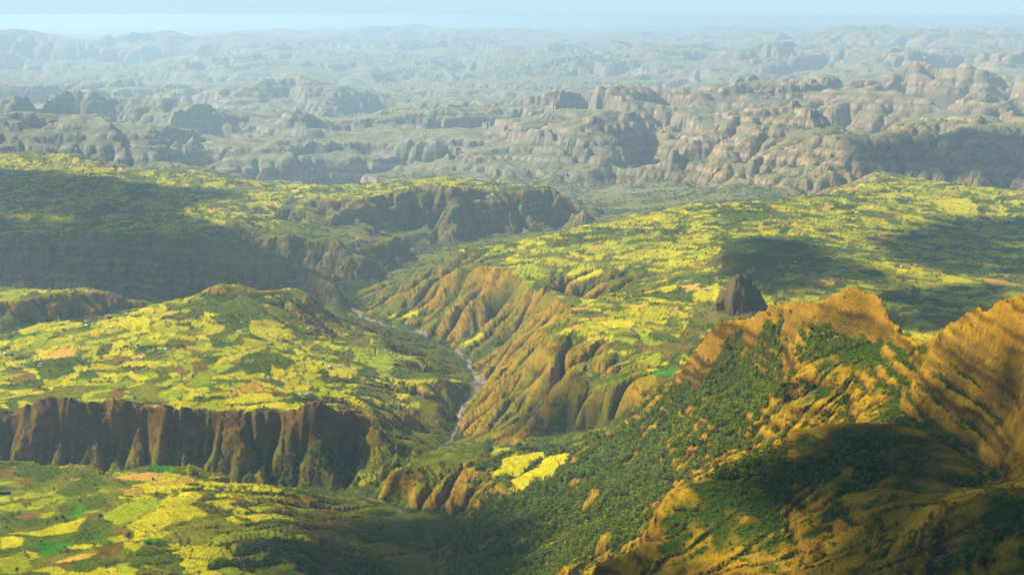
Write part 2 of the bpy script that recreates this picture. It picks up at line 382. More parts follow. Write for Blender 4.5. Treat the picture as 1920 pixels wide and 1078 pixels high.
soft = lerp(.12, 1, np.maximum(sstep(.12, .34, s0), far))
soft = soft * lerp(1, .45, far0) * lerp(1, .38, (D < 2700) * (X > 150)) * lerp(1, .45, (D < 1650) * (X > 60))
pf = np.arctan2(X, Y); soft = soft * lerp(1, .25, ((D < 2620) & (D > 1560) & (pf > -.03) & (pf < .115)).astype(float))
z, A = erode(z, dx, 18, 0.06, .02, soft)
print('coarse erosion', time.time() - T0)
rr = np.arange(NR + 1) / 2; cc = np.arange(NC + 1) / 2
z = bil(z, rr[:, None] + 0 * cc[None], cc[None] + 0 * rr[:, None])
D, X, Y, dx = grids(1)
s1 = blur(np.hypot(*np.gradient(z)) / dx, 3)
crg = 1 - 2.2 * np.abs(fbm(X / 60, Y / 60, 3, 15))
z = z + (crg - .4) * np.clip(s1 - .3, 0, .8) * (11 + 14 * mid_f(D)) * lerp(1, .6, ((X > 150) & (D < 2700)).astype(float)) * lerp(.5, 1, sstep(-.1, .2, fbm(X / 200, Y / 200, 2, 17)))
cliffm = sstep(2690, 2750, Y) * (1 - sstep(2850, 2890, Y)) * (1 - sstep(-230, -150, X))
rib = 1 - 2 * np.abs(perlin(X / 52 + .3 * perlin(X / 90, Y / 90, 18), Y / 400, 19)) + .5 * (1 - 2 * np.abs(perlin(X / 19, Y / 150, 20)))
z = z + cliffm * rib * (4 + 18 * np.clip(.5 + 1.5 * fbm(X / 130, Y / 130, 2, 24), 0, 1)) + cliffm * 16 * fbm(X / 75, Y / 60, 3, 25)
farc = sstep(7000, 9000, D)
z = z + farc * ((1 - 2.4 * np.abs(fbm(X / 420, Y / 420, 4, 23))) * 16)
z = z + 1.6 * (1 - .8 * sstep(.8, 1.5, s1)) * fbm(X / 28, Y / 28, 3, 13) * np.clip(D / 2500, .6, 4)
soft = bil(soft, rr[:, None] + 0 * cc[None], cc[None] + 0 * rr[:, None])
z, A = erode(z, dx, 6, 0.05, 0.006, soft)
print('fine erosion', time.time() - T0)
def slope_of(z):
    gv, gt = np.gradient(z)
    return np.hypot(gv, gt) / dx
# bedding: hard lava bands standing out as steps on the steep ground
sl = slope_of(z)
slb = blur(sl, 6)
tilt = 10 * fbm(X / 900, Y / 900, 2, 61)
def band(z, step, sharp):
    wv_ = tilt + .38 * step * perlin(z / (step * 2.6) + tilt / 40, X / 1500, 63)
    q = (z + wv_) / step; k = np.floor(q); f = q - k
    return step * (k + sstep(sharp, 1.0, f)) - wv_
nearr = ((D < 2700) & (X > 100)).astype(float)
rr_zone = sstep(-200, 200, X - 250 - .0 * Y) * (1 - sstep(2500, 2800, D))
bench_ = 1 - .8 * (np.arctan2(X, Y) < -.06) * (Y < 2900)
patch = np.clip(.5 + 1.6 * fbm(X / 220, Y / 220, 3, 71), 0, 1)
zt = lerp(lerp(band(z, 24., 0.5), band(z, 17., .62), nearr), band(z, 50., 0.5), (D > 6800).astype(float))
wt = bench_ * np.where(D > 6800, sstep(.12, .4, slb), np.where(nearr > .5, sstep(.62, .95, slb), sstep(0.28, 0.6, slb))) * lerp(.10 + .5 * rr_zone + .45 * sstep(4100, 4700, D), .85, sstep(6500, 8500, D)) * lerp(patch, 1, .3)
z = lerp(z, zt, np.clip(wt, 0, .95))
# rock needle behind the right ridge
th_, t_ = ray(1388, 512); pxx, pyy = 3300 * math.sin(th_), 3300 * math.cos(th_)
rx = (X - pxx); ry = (Y - pyy)
ang_ = np.arctan2(ry, rx)
lob = 1 + .22 * np.cos(3 * ang_ + 1) + .15 * np.cos(5 * ang_ + 2.2) + .07 * np.cos(9 * ang_)
rr_ = np.hypot(rx / 70, ry / 84) / lob * (1 + .32 * fbm(X / 30, Y / 30, 4, 88))
spire = 250 + 128 * (1 - np.clip(rr_, 0, 1.2) ** 1.7) * (1 - 0.10 * np.clip(-rx / 60 + .1, 0, 1)) + 13 * fbm(X / 20, Y / 20, 3, 89) * (rr_ < 1) - 9 * np.abs(perlin(X / 9 + 3, Y / 60, 87)) - 40 * (rr_ > 1.08)
spire = lerp(spire, 21 * (np.floor(spire / 21) + sstep(.3, 1, spire / 21 - np.floor(spire / 21))), .35)
skirt = 262 + 34 * (1 - sstep(.5, 3.2, np.hypot(rx / 60, ry / 75) * (1 + .3 * fbm(X / 70, Y / 70, 2, 86))))
z = np.where(np.hypot(rx, ry) < 260, np.maximum(z, np.where(skirt > 262.5, skirt - 6, -99)), z)
z = np.where(rr_ < 1.3, np.maximum(z, spire), z)
GZ = z.astype(np.float32); GA_ = A
GS = slope_of(GZ)
def hgt(x, y):
    """height of the ground at world x, y"""
    v = np.log(np.hypot(x, y)); t = np.arctan2(x, y)
    return bil(GZ, (v - V0) / DT, (t - TH0) / DT)

# ------------------------------------------------------------------ mesh grid: columns of even bearing, rows spaced by how much ground shows
th_in = np.linspace(-math.radians(21.6), math.radians(21.6), 960)
th_out = np.linspace(math.radians(21.9), TH1 - 0.002, 28)
THC = np.concatenate([-th_out[::-1], th_in, th_out])
NCOL, NROW = len(THC), 1230
ccol = (THC - TH0) / DT
prof = bil(GZ, np.arange(NR + 1)[:, None] + 0 * ccol[None], ccol[None] + 0 * np.arange(NR + 1)[:, None])
Dv = np.exp(V0 + np.arange(NR + 1) * DT)[:, None]
elev = (prof - HC) / Dv
hor = np.maximum.accumulate(elev, axis=0)
step = np.abs(np.diff(elev, axis=0))
vis = blur((elev[1:] > hor[1:] - 0.003).astype(float), 4)
w = step * (0.12 + 0.88 * vis) + 0.00010 + 0.0006 * (1 - sstep(3000, 9000, Dv[1:])) * 0.2
def smooth_cols(a, rad, n):
    for _ in range(n):
        p = np.pad(a, ((0, 0), (rad + 1, rad)), mode='edge'); c = np.cumsum(p, axis=1)
        a = (c[:, 2 * rad + 1:] - c[:, :-2 * rad - 1]) / (2 * rad + 1)
    return a
w = smooth_cols(w, 18, 3)
cum = np.vstack([np.zeros((1, NCOL)), np.cumsum(w, axis=0)])
ROWV = np.empty((NROW, NCOL))
tt = np.linspace(0, 1, NROW)
for j in range(NCOL):
    ROWV[:, j] = np.interp(tt * cum[-1, j], cum[:, j], V0 + np.arange(NR + 1) * DT)
MD = np.exp(ROWV)
MX = (MD * np.sin(THC)[None]).astype(np.float32); MY = (MD * np.cos(THC)[None]).astype(np.float32)
rI = (ROWV - V0) / DT; cI = ccol[None] + 0 * rI
MZ = bil(GZ, rI, cI); MS = bil(GS.astype(np.float32), rI, cI); MA = bil(np.log(GA_).astype(np.float32), rI, cI)
# fine relief
crag = sstep(0.45, 0.95, MS)
nearw = 1 - sstep(5000, 12000, MD)
MZ = MZ + nearw * (0.8 + 7 * crag * (1 - .8 * sstep(1.0, 1.7, MS))) * (fbm(MX / 16 + MZ / 13, MY / 16 - MZ / 15, 3, 101) - .5 * np.abs(perlin(MX / 22 - MZ / 17, MY / 22 + MZ / 19, 105))) * np.clip(MD / 2500, .5, 2)
MZ = MZ + nearw * 2.8 * sstep(.4, .8, MS) * (1 - .95 * sstep(.9, 1.4, MS)) * (1 - 2.5 * np.abs(fbm(MX / 7 + MZ / 6, MY / 7 - MZ / 8, 2, 107)))
print('mesh sampled', time.time() - T0)

def ground(px, py):
    """first point of the ground met by the ray through a pixel"""
    th, t = ray(px, py); th = float(th); t = float(t)
    v = np.linspace(V0, V1, NR * 2); d = np.exp(v)
    h = bil(GZ, (v - V0) / DT, np.full(len(v), (th - TH0) / DT))
    k = np.argmax(h >= HC - d * t)
    d = d[k]
    return d * math.sin(th), d * math.cos(th)

# ------------------------------------------------------------------ plots of farmland
YEL, YGR, OLV, GRN, TAN, SOI, SCR = range(7)
CROP = np.array([(.55, .48, .003), (.35, .39, .004), (.19, .19, .010), (.06, .24, .012), (.62, .36, .04), (.22, .12, .025), (.10, .14, .008)])
FIELDS = [
 (YGR, (924,838),(951,838),(959,845),(937,852),(921,865)), (YEL, (947,855),(987,842),(1021,847),(1027,855),(1001,868),(971,895),(921,890),(937,872)),
 (YEL, (1031,853),(1071,847),(1069,862),(1044,875),(1038,895),(997,905),(984,918),(951,933),(956,900),(974,893),(1004,872)),
 (YGR, (650,905),(677,885),(710,880),(757,878),(797,882),(767,888),(740,886),(717,900),(697,916),(677,910)), (YEL, (1110,806),(1125,795),(1178,784),(1165,798),(1120,808)),
 (YEL, (407,752),(461,736),(501,735),(518,744),(511,751),(468,756),(438,757)), (YEL, (438,759),(501,756),(534,754),(568,761),(521,768),(468,769),(441,767)),
 (TAN, (411,747),(441,730),(471,714),(521,734),(500,734),(461,735)), (OLV, (240,729),(274,717),(294,720),(301,737),(311,751),(291,756),(261,751),(244,741)),
 (YGR, (294,737),(314,729),(351,737),(334,747),(311,752),(297,744)), (YEL, (337,747),(354,735),(382,737),(381,742),(354,750)), (YEL, (314,730),(344,714),(344,722),(364,729),(327,732)),
 (YGR, (220,719),(237,710),(257,719),(234,726)), (YEL, (229,699),(267,702),(284,709),(257,717)), (YEL, (177,697),(220,699),(227,705),(219,720),(200,712)),
 (YGR, (366,697),(406,694),(394,717),(367,729),(354,714)), (YGR, (167,607),(194,605),(190,615),(170,615)), (YEL, (220,594),(287,597),(281,607),(234,614),(217,609)),
 (YGR, (247,645),(267,635),(289,640),(281,647),(254,650)), (YEL, (291,644),(307,634),(321,637),(314,644),(297,645)), (YEL, (371,614),(401,607),(423,609),(419,624),(384,629)),
 (YEL, (464,602),(494,597),(541,614),(556,634),(514,640),(468,627)), (YEL, (454,632),(501,642),(501,657),(468,660),(458,647)), (YEL, (536,647),(568,644),(578,647),(558,652),(541,652)),
 (YEL, (581,644),(618,640),(621,647),(588,647)), (TAN, (75,674),(100,657),(140,647),(144,667),(110,672)), (YEL, (0,662),(27,665),(25,672),(0,672)),
 (YEL, (30,624),(67,607),(124,600),(134,604),(87,614),(40,629)), (YEL, (115,615),(157,607),(160,610),(124,618)), (YGR, (299,674),(334,662),(357,665),(354,672),(311,675)),
 (YEL, (234,677),(284,675),(301,680),(351,680),(291,689),(217,687)), (OLV, (43,747),(77,737),(134,720),(170,724),(170,734),(100,747),(60,756)), (YEL, (55,764),(100,757),(129,751),(94,766)),
 (YEL, (595,761),(631,756),(640,767),(635,771),(605,767)), (YGR, (581,714),(601,709),(615,720),(598,731),(581,722)), (YEL, (566,677),(581,680),(598,690),(588,697),(574,689)),
 (YEL, (529,727),(541,710),(561,707),(564,720),(548,732)), (YEL, (673,629),(700,621),(725,625),(717,632),(684,631)), (YGR, (653,650),(710,654),(774,667),(794,684),(750,687),(727,700),(673,680)),
 (YEL, (610,694),(640,684),(672,697),(663,710),(617,707)), (YEL, (727,704),(757,710),(800,710),(827,714),(784,722),(737,725)), (YEL, (740,734),(787,722),(814,737),(800,745),(744,747)),
 (YEL, (697,744),(734,750),(730,764),(700,757)), (YEL, (737,752),(787,752),(784,766),(767,769)), (YEL, (657,744),(683,751),(700,771),(660,764)), (YEL, (834,709),(877,707),(867,714),(847,718)),
 (YEL, (860,650),(900,622),(907,634),(900,645),(874,652)), (YEL, (724,590),(787,577),(780,594),(734,602)), (YEL, (1061,513),(1084,500),(1118,500),(1134,510),(1101,527),(1071,532)),
 (YGR, (954,507),(994,493),(1014,500),(1001,533),(971,545)), (YEL, (1001,483),(1068,488),(1048,497)), (YEL, (1121,604),(1168,597),(1194,604),(1184,617),(1148,615)),
 (YEL, (1168,580),(1218,574),(1240,577),(1240,590),(1188,594)), (YEL, (1094,614),(1121,607),(1148,620),(1134,627)), (TAN, (1094,637),(1111,631),(1131,637),(1101,640)),
 (YGR, (1191,680),(1201,667),(1240,660),(1240,680),(1218,684)), (GRN, (1215,700),(1271,687),(1260,703),(1215,707)), (YEL, (1230,542),(1271,531),(1271,544),(1241,550)),
 (TAN, (1273,536),(1313,531),(1316,542),(1286,548)), (YEL, (1296,551),(1350,529),(1358,544),(1301,566)), (YEL, (1200,576),(1256,574),(1249,593),(1200,610)),
 (YEL, (1745,519),(1782,515),(1828,525),(1816,532),(1775,529)), (TAN, (1831,521),(1861,523),(1895,529),(1899,536),(1861,536)), (YEL, (1594,320),(1626,318),(1664,328),(1606,330)),
 (YEL, (1651,363),(1711,361),(1716,371),(1661,373)), (YEL, (1742,376),(1812,371),(1837,386),(1832,411),(1782,401)), (YEL, (1666,446),(1757,461),(1752,468),(1671,456)), (YEL, (1185,406),(1250,401),(1245,411),(1190,413)),
 (TAN, (200,892),(257,887),(301,887),(317,897),(274,903),(234,898)), (GRN, (277,878),(334,872),(321,885),(291,883)), (YGR, (344,885),(354,875),(391,882),(354,892)),
 (YEL, (294,945),(334,915),(381,928),(371,942),(341,950),(314,952)), (YGR, (187,965),(234,942),(294,932),(301,948),(254,975),(214,985)), (YEL, (234,985),(294,952),(367,948),(394,964),(321,982),(287,999)),
 (YEL, (0,999),(67,994),(167,965),(160,972),(144,995),(67,1005)), (OLV, (301,1009),(367,967),(434,979),(468,989),(401,1009),(384,1015),(317,1015)), (YGR, (384,1014),(434,995),(481,994),(501,1005),(434,1019),(401,1019)),
 (YEL, (311,1019),(384,1020),(418,1029),(401,1049),(361,1045)), (GRN, (127,968),(147,947),(160,948),(154,965),(134,973)), (GRN, (53,1019),(140,1014),(120,1035),(87,1044),(60,1044),(80,1034)),
 (GRN, (150,999),(197,1002),(187,1007),(154,1004)), (YEL, (197,1009),(234,1002),(244,1015),(214,1017)), (YGR, (401,923),(468,928),(541,923),(534,932),(468,932)), (YGR, (514,943),(585,945),(601,955),(534,955)),
 (YGR, (0,1055),(45,1030),(60,1060),(40,1078),(0,1078)), (YEL, (0,1005),(50,1008),(40,1022),(0,1030)),
]

def in_poly(x, y, poly):
    inside = np.zeros(x.shape, bool); n = len(poly)
    for i in range(n):
        x0, y0 = poly[i]; x1, y1 = poly[(i + 1) % n]
        c = ((y0 > y) != (y1 > y)) & (x < (x1 - x0) * (y - y0) / (y1 - y0 + 1e-9) + x0)
        inside ^= c
    return inside

FX = MX.ravel(); FY = MY.ravel(); FZ = MZ.ravel(); FS_ = MS.ravel(); FD = MD.ravel().astype(np.float32)
FT = np.broadcast_to(THC[None], MD.shape).ravel()
FP = 960 + FPX * np.tan(FT)                               # the column of the photograph a point stands in, for plan outlines
wob = np.clip(FD / 3000, .6, 2)
qx = FX + (5 * perlin(FX / 30, FY / 30, 201) + 2 * perlin(FX / 9, FY / 9, 203)) * wob
qy = FY + (5 * perlin(FX / 30, FY / 30, 205) + 2 * perlin(FX / 9, FY / 9, 207)) * wob
FID = np.full(FX.shape, -1, np.int32); FCLS = np.full(FX.shape, -1, np.int8)
FEDGE = np.full(FX.shape, 99., np.float32)

# where the land is farmed: gentle ground on the plateaus and the near hillside
gent = 1 - sstep(.22, .34, FS_ + .06 * perlin(FX / 120, FY / 120, 210))
zone = np.zeros(FX.shape, np.float32)
lp = (FP < 850) & (FY > 2830) & (FY < 4010) & (FZ > 62)
fl = (FP < 700) & (FY < 2630) & (FZ > 70)
cp = (FP > 860) & (FZ > 195) & (FD > 2640) & (FD < 7100) & (FD > 2640 + np.clip(1500 - FP, 0, 400) * .6)
sr = (FP < 300) & (FY > 4010) & (FY < 4420) & (FZ > 100)
mt = (FP < 760) & (FD > 4700) & (FD < 8000) & (FZ > 165)
mt2 = (FP >= 700) & (FP < 1100) & (FD > 6000) & (FD < 7000) & (FZ > 150)
hillb = (FP > 1345) & (FP < 1490) & (FD > 3150) & (FD < 4400) & (FZ > 268 + 22 * perlin(FX / 90, FY / 90, 215) + 10 * perlin(FX / 30, FY / 30, 216))
cp &= ~hillb
zone = (lp | fl | cp | sr | mt | mt2) * gent
def mosaic(x, y, cell, seed, stretch):
    a = x / cell; b = y / (cell * stretch)
    ia = np.floor(a).astype(np.int32); ib = np.floor(b).astype(np.int32)
    f1 = np.full(x.shape, 9., np.float32); f2 = f1.copy(); idd = np.zeros(x.shape, np.int32)
    for da in (-1, 0, 1):
        for db in (-1, 0, 1):
            h = PERM[(ia + da + PERM[(ib + db + seed) & 4095]) & 4095]
            px = ia + da + .5 + .42 * GX[h]; py = ib + db + .5 + .42 * GY[h]
            d = np.maximum(np.abs(a - px), np.abs(b - py)) * .6 + np.hypot(a - px, b - py) * .5
            m = d < f1
            f2 = np.where(m, f1, np.minimum(f2, d)); idd = np.where(m, h + 4096 * ((ia + da + 3 * (ib + db)) & 255), idd); f1 = np.minimum(f1, d)
    return idd, (f2 - f1)
ang = .5 + 1.2 * perlin(FX / 900, FY / 900, 230)
mx_ = FX + 40 * perlin(FX / 160, FY / 160, 221) + 12 * perlin(FX / 40, FY / 40, 223); my_ = FY + 60 * perlin(FX / 160, FY / 160, 222) + 14 * perlin(FX / 45, FY / 45, 224)
idd, edge = mosaic(mx_ + .35 * my_, my_ - .25 * mx_, 42, 5, 1.0)
hsh = (PERM[idd & 4095] % 100)
patchy = fbm(FX / 420, FY / 420, 3, 240)
cls = np.select([hsh < 44, hsh < 62, hsh < 76, hsh < 77, hsh < 81, hsh < 85], [YEL, YGR, OLV, GRN, TAN, SOI], SCR)
cls = np.where((patchy + .35 * perlin(FX / 90, FY / 90, 243) < -.22), SCR, cls)
dullp = fl & (FP < 210) & (FY > 2020 + 60 * perlin(FX / 70, FY / 70, 245)) & (patchy > -.3)
cls = np.where(dullp & np.isin(cls, [YEL, GRN]), np.where(hsh % 3 == 0, SOI, OLV), cls)
zf = zone > .5
FCLS[zf] = cls[zf]; FID[zf] = 1000 + idd[zf]; FEDGE[zf] = edge[zf] * 42
HAND = []
for k, f in enumerate(FIELDS):
    poly = [ground(px, py) for px, py in f[1:]]
    HAND.append((f[0], poly))
    cx = [p[0] for p in poly]; cy = [p[1] for p in poly]
    box = np.nonzero((FX > min(cx) - 20) & (FX < max(cx) + 20) & (FY > min(cy) - 20) & (FY < max(cy) + 20))[0]
    m = in_poly(qx[box], qy[box], poly) & (FS_[box] < .75)
    b = box[m]
    FCLS[b] = f[0]; FID[b] = k
    e = np.full(len(b), 99., np.float32)
    for i in range(len(poly)):
        x0, y0 = poly[i]; x1, y1 = poly[(i + 1) % len(poly)]
        L2 = (x1 - x0) ** 2 + (y1 - y0) ** 2 + 1e-6
        t = np.clip(((qx[b] - x0) * (x1 - x0) + (qy[b] - y0) * (y1 - y0)) / L2, 0, 1)
        e = np.minimum(e, np.hypot(qx[b] - x0 - t * (x1 - x0), qy[b] - y0 - t * (y1 - y0)))
    FEDGE[b] = e
print('fields', time.time() - T0)

# terraced plots: low steps along the contours
tr_ = FZ + 1.2 * perlin(FX / 60, FY / 60, 260); st_ = np.where(FD < 2660, 3.2, 4.2); k_ = tr_ / st_
terr = ((FCLS >= 0) & (FCLS != SCR)) * sstep(.04, .12, FS_) * sstep(-.15, .1, perlin(FX / 140, FY / 140, 262))
FZ = FZ + terr * (st_ * (np.floor(k_) + sstep(.7, 1, k_ - np.floor(k_))) - tr_).astype(np.float32) * .9
FZ = FZ + ((FCLS >= 0) * (.5 * ((FID * 7919 % 13) / 13.))).astype(np.float32)
MZ = FZ.reshape(NROW, NCOL)
# ------------------------------------------------------------------ river distance
def line_dist(pts, x, y, lim=200):
    xy = []
    for px, py, zz in pts:
        th, t = ray(px, py); d = (HC - zz) / t; xy.append((d * math.sin(th), d * math.cos(th)))
    out = np.full(x.shape, 999., np.float32); along = np.zeros(x.shape, np.float32)
    xs = [p[0] for p in xy]; ys = [p[1] for p in xy]
    b = np.nonzero((x > min(xs) - lim) & (x < max(xs) + lim) & (y > min(ys) - lim) & (y < max(ys) + lim))[0]
    for i in range(len(xy) - 1):
        x0, y0 = xy[i]; x1, y1 = xy[i + 1]
        L2 = (x1 - x0) ** 2 + (y1 - y0) ** 2
        t = np.clip(((x[b] - x0) * (x1 - x0) + (y[b] - y0) * (y1 - y0)) / L2, 0, 1)
        d = np.hypot(x[b] - x0 - t * (x1 - x0), y[b] - y0 - t * (y1 - y0))
        m = d < out[b]; out[b[m]] = d[m]; along[b[m]] = (i + t)[m]
    return out, along
meander_x = FX + 14 * perlin(FX / 55, FY / 55, 251); meander_y = FY + 22 * perlin(FX / 70, FY / 70, 253)
rd, ra = line_dist(RIVER, meander_x, meander_y)
wid = np.interp(ra, [0, 2, 4, 6, 7.5, 8.5, 9.5, 11, 12, 14, 17, 19], [5, 7, 6, 6, 6, 13, 17, 10, 3.5, 4, 3.5, 3])
rmask = 1 - sstep(.8, 1.1, rd / wid + .55 * perlin(FX / 14, FY / 24, 255))
td, ta = line_dist(TRIB, meander_x, meander_y)
tmask = (1 - sstep(.8, 1.2, td / 4 + .5 * perlin(FX / 14, FY / 20, 257))) * (perlin(FX / 50, FY / 50, 259) > -.15)
ud, ua = line_dist(UPRIVER, meander_x, meander_y)
umask = (1 - sstep(.8, 1.1, ud / 8))
GRAVEL = np.maximum(np.maximum(rmask, .6 * tmask), .35 * umask)

# ------------------------------------------------------------------ ground cover colours (albedo) from steepness, hollows and bearing
rel1 = GZ - blur(GZ, 10); rel2 = GZ - blur(GZ, 60)
MR1 = (bil(rel1, rI, cI).ravel()) / (FD * DT); MR2 = bil(rel2, rI, cI).ravel() / (FD * DT)
n_big = fbm(FX / 260, FY / 260, 4, 301); n_mid = fbm(FX / 55 + FZ / 52, FY / 55 - FZ / 60, 4, 303); n_fine = fbm(FX / 12 + FZ / 11, FY / 12 - FZ / 13, 3, 305)
CONC = np.clip(-(MR1 * .9 + MR2 * .35), -1.5, 1.5)        # hollows > 0, crests < 0
def C(*c): return np.array(c, np.float32)
def mixc(a, b, t): return a * (1 - t[:, None]) + b * t[:, None]
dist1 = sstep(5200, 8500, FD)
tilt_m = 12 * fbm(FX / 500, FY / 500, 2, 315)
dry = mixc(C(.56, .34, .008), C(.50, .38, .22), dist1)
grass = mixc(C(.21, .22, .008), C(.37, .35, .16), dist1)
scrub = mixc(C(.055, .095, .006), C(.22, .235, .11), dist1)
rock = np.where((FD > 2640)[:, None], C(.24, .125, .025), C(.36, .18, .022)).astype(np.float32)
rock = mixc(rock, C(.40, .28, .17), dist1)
rock = rock * (.75 + .5 * np.clip(.5 + n_mid + .6 * perlin(FX / 400, (FZ + 8 * n_mid) / 7, 307), 0, 1))[:, None]
forest_zone = ((FP > 890) & (FD < 2650) & (FD > 1500) & ~((FP > 1500) & (FD < 2000))) * sstep(.0, .18, .22 + .35 * n_big + .25 * CONC - .7 * np.clip(FS_ - .75, 0, 1))
WOODS = [[(850, 930), (880, 885), (925, 895), (950, 936), (1005, 907), (1040, 897), (1075, 870), (1100, 835), (1190, 802), (1258, 725), (1300, 722), (1400, 722), (1465, 742), (1430, 800), (1385, 822), (1440, 818), (1335, 884),
   (1252, 903), (1205, 960), (1190, 1010), (1130, 1035), (1105, 1077), (850, 1077), (835, 1000)],
  [(380, 1070), (430, 1025), (500, 1012), (600, 1015), (680, 1035), (740, 1077), (360, 1077)],
  [(470, 880), (560, 860), (640, 850), (680, 875), (650, 900), (560, 905)], [(905, 852), (925, 838), (918, 862)]]
woods = np.zeros(FX.shape, bool)
for wpoly in WOODS:
    woods |= in_poly(qx + 14 * perlin(FX / 60, FY / 60, 270), qy + 14 * perlin(FX / 60, FY / 60, 272), [ground(*a) for a in wpoly])
brown_shade_slope = in_poly(qx, qy, [ground(*a) for a in [(1235, 655), (1290, 612), (1330, 560), (1338, 590), (1330, 606), (1300, 645), (1262, 690)]])
fz2 = (FP > 1230) & (FP < 1480) & (FD < 2330) & (FD > 1560)
hollow_weight = sstep(-.3, .5, CONC + 1.0 * n_mid + .8 * n_big + .1 - .9 * sstep(.5, 1.1, FS_))  # weight from hollows, noise and steepness
flank = (FP > 690) & (FP < 1300) & (FD > 2600) & (FD < 5400)
onspur = (FD < 1760) & (FP > 1000)
onridge = (FD < 2700) & (FP > 1180)
nb2 = fbm(FX / 150 + 9, FY / 150, 3, 331)
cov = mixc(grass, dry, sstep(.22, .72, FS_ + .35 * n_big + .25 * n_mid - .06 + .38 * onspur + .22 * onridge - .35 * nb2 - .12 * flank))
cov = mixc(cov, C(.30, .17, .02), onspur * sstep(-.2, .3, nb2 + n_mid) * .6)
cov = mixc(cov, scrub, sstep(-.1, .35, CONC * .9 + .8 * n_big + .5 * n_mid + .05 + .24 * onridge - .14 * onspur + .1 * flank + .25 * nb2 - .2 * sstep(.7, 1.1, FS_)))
rocky = sstep(.70, 1.12, FS_ + .30 * n_mid - .20 * np.clip(CONC, 0, 1))
bench = (FP < 800) & (FY > 2630) & (FY < 2900)
green_talus = bench * sstep(100, 55, FZ + 40 * n_big + 30 * n_mid)
cov = mixc(cov, C(.10, .07, .028), bench * sstep(60, 90, FZ + 25 * n_mid) * .75)
cov = mixc(cov, C(.105, .135, .018), green_talus * .7)
cov = mixc(cov, rock, rocky * lerp(.62, .85, dist1) * (1 - .45 * flank) * (1 - .7 * green_talus))
cov = mixc(cov, C(.21, .235, .012), flank * .6 * sstep(-.12, .22, nb2 + .6 * n_mid + .3 * n_big))
ledge = (1 - .8 * bench) * sstep(.05, .4, perlin(FX / 300, (FZ + 7 * n_mid + tilt_m) / np.where(onridge, 10., 5.5), 317) + .5 * n_mid) * sstep(.45, .8, FS_)
# far hills: pale lava bands in the risers, thin green on the ledges between
ph = (FZ + 10 * n_mid + tilt_m) / 50; ph = ph - np.floor(ph)
ph2 = perlin(FX / 2500, (FZ + tilt_m) / 21, 319)
pale = sstep(.42, .6, ph) * sstep(.25, .6, FS_ + .25 * n_mid) * np.clip(.6 + 1.2 * ph2, .15, 1)
warm = sstep(-.05, .25, np.arctan2(FX, FY) + .25 * n_big)
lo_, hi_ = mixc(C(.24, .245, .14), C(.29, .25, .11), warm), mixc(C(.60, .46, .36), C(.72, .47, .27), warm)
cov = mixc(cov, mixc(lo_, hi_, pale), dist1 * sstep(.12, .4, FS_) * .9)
phm = (FZ + 8 * n_mid + tilt_m) / 24; phm = phm - np.floor(phm)
dm = sstep(4300, 4700, FD) * (1 - dist1) * (FP < 1120) * sstep(.3, .55, FS_)
cov = mixc(cov, mixc(np.tile(C(.13, .15, .03), (len(FX), 1)), np.tile(C(.46, .26, .10), (len(FX), 1)), sstep(.45, .6, phm) * np.clip(.55 + 1.4 * perlin(FX / 700, FZ / 19, 323), .1, 1)), dm * .8)
cov = cov * (1 - (.42 + .25 * onridge) * ledge * (1 - .5 * dist1))[:, None]
VEG = np.clip(np.maximum(sstep(-.1, .4, CONC * .9 + .8 * n_big + .5 * n_mid + .06 + .18 * onridge - .1 * onspur + .1 * flank + .25 * nb2) * (1 - .6 * rocky), .8 * green_talus), 0, 1)
FOR = np.clip(np.maximum(woods * sstep(-.62, -.42, CONC + .9 * n_big + .35 * n_mid), np.maximum(.9 * forest_zone * (1 - sstep(.95, 1.3, FS_)), fz2 * sstep(-.1, .1, CONC + n_big + .25))), 0, 1)
cov = mixc(cov, C(.045, .075, .010), FOR * .85)
# brown slope left of the needle, its colour darkened in place of cloud shade
FCLS[brown_shade_slope] = -1; FID[brown_shade_slope] = -1
cov = np.where(brown_shade_slope[:, None], mixc(C(.27, .20, .03), C(.14, .17, .015), sstep(-.2, .25, n_mid + .5 * n_fine)), cov)
fm = FCLS >= 0
cc_ = CROP[np.clip(FCLS, 0, 6)]
tone = (.82 + .36 * ((PERM[(FID + 7) & 4095] % 97) / 97.))[:, None]
stripe = perlin((FX + .5 * FY + 6 * n_mid) / 9, (FY - .5 * FX) / 120, 341)
var = (1 + .16 * n_mid + .14 * n_fine + .16 * stripe)[:, None]
ew = np.clip(3.0 * wob, 2, 8)
hedge = (1 - sstep(.5, 1.15, FEDGE / ew)) * sstep(-.45, .0, perlin(FX / 35, FY / 35, 311))
fcol = cc_ * tone * var
fcol = fcol * (1 - .75 * hedge)[:, None] + C(.06, .085, .012) * (.75 * hedge)[:, None]
soft_edge = sstep(0, 1.5, FEDGE / ew)
cov = np.where(fm[:, None], cov * (1 - (.35 + .65 * soft_edge))[:, None] + fcol * (.35 + .65 * soft_edge)[:, None], cov * (1 + .25 * n_mid + .2 * n_fine)[:, None])
grav = C(.46, .37, .27) * (.8 + .5 * n_fine + .3 * perlin(FX / 5, FY / 9, 313))[:, None]
cov = mixc(cov, grav, GRAVEL.astype(np.float32))
isn_h = hillb & (FCLS < 0)
cov = np.where(isn_h[:, None], mixc(C(.27, .20, .025), C(.13, .16, .012), sstep(-.25, .25, n_mid + nb2 + .4 * n_fine)), cov)
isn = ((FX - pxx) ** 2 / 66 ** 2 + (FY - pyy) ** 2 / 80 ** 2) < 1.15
cov = np.where(isn[:, None], C(.17, .112, .042) * (1 + .5 * n_mid + .4 * n_fine)[:, None], cov)  # dark basalt, its brown also standing in for cloud shade
cov = np.clip(cov * np.where(fm, .86, .70)[:, None], .004, .8).astype(np.float32)
VEG = VEG * (1 - GRAVEL) * np.where(fm, np.where(FCLS == SCR, .5, 0), 1)
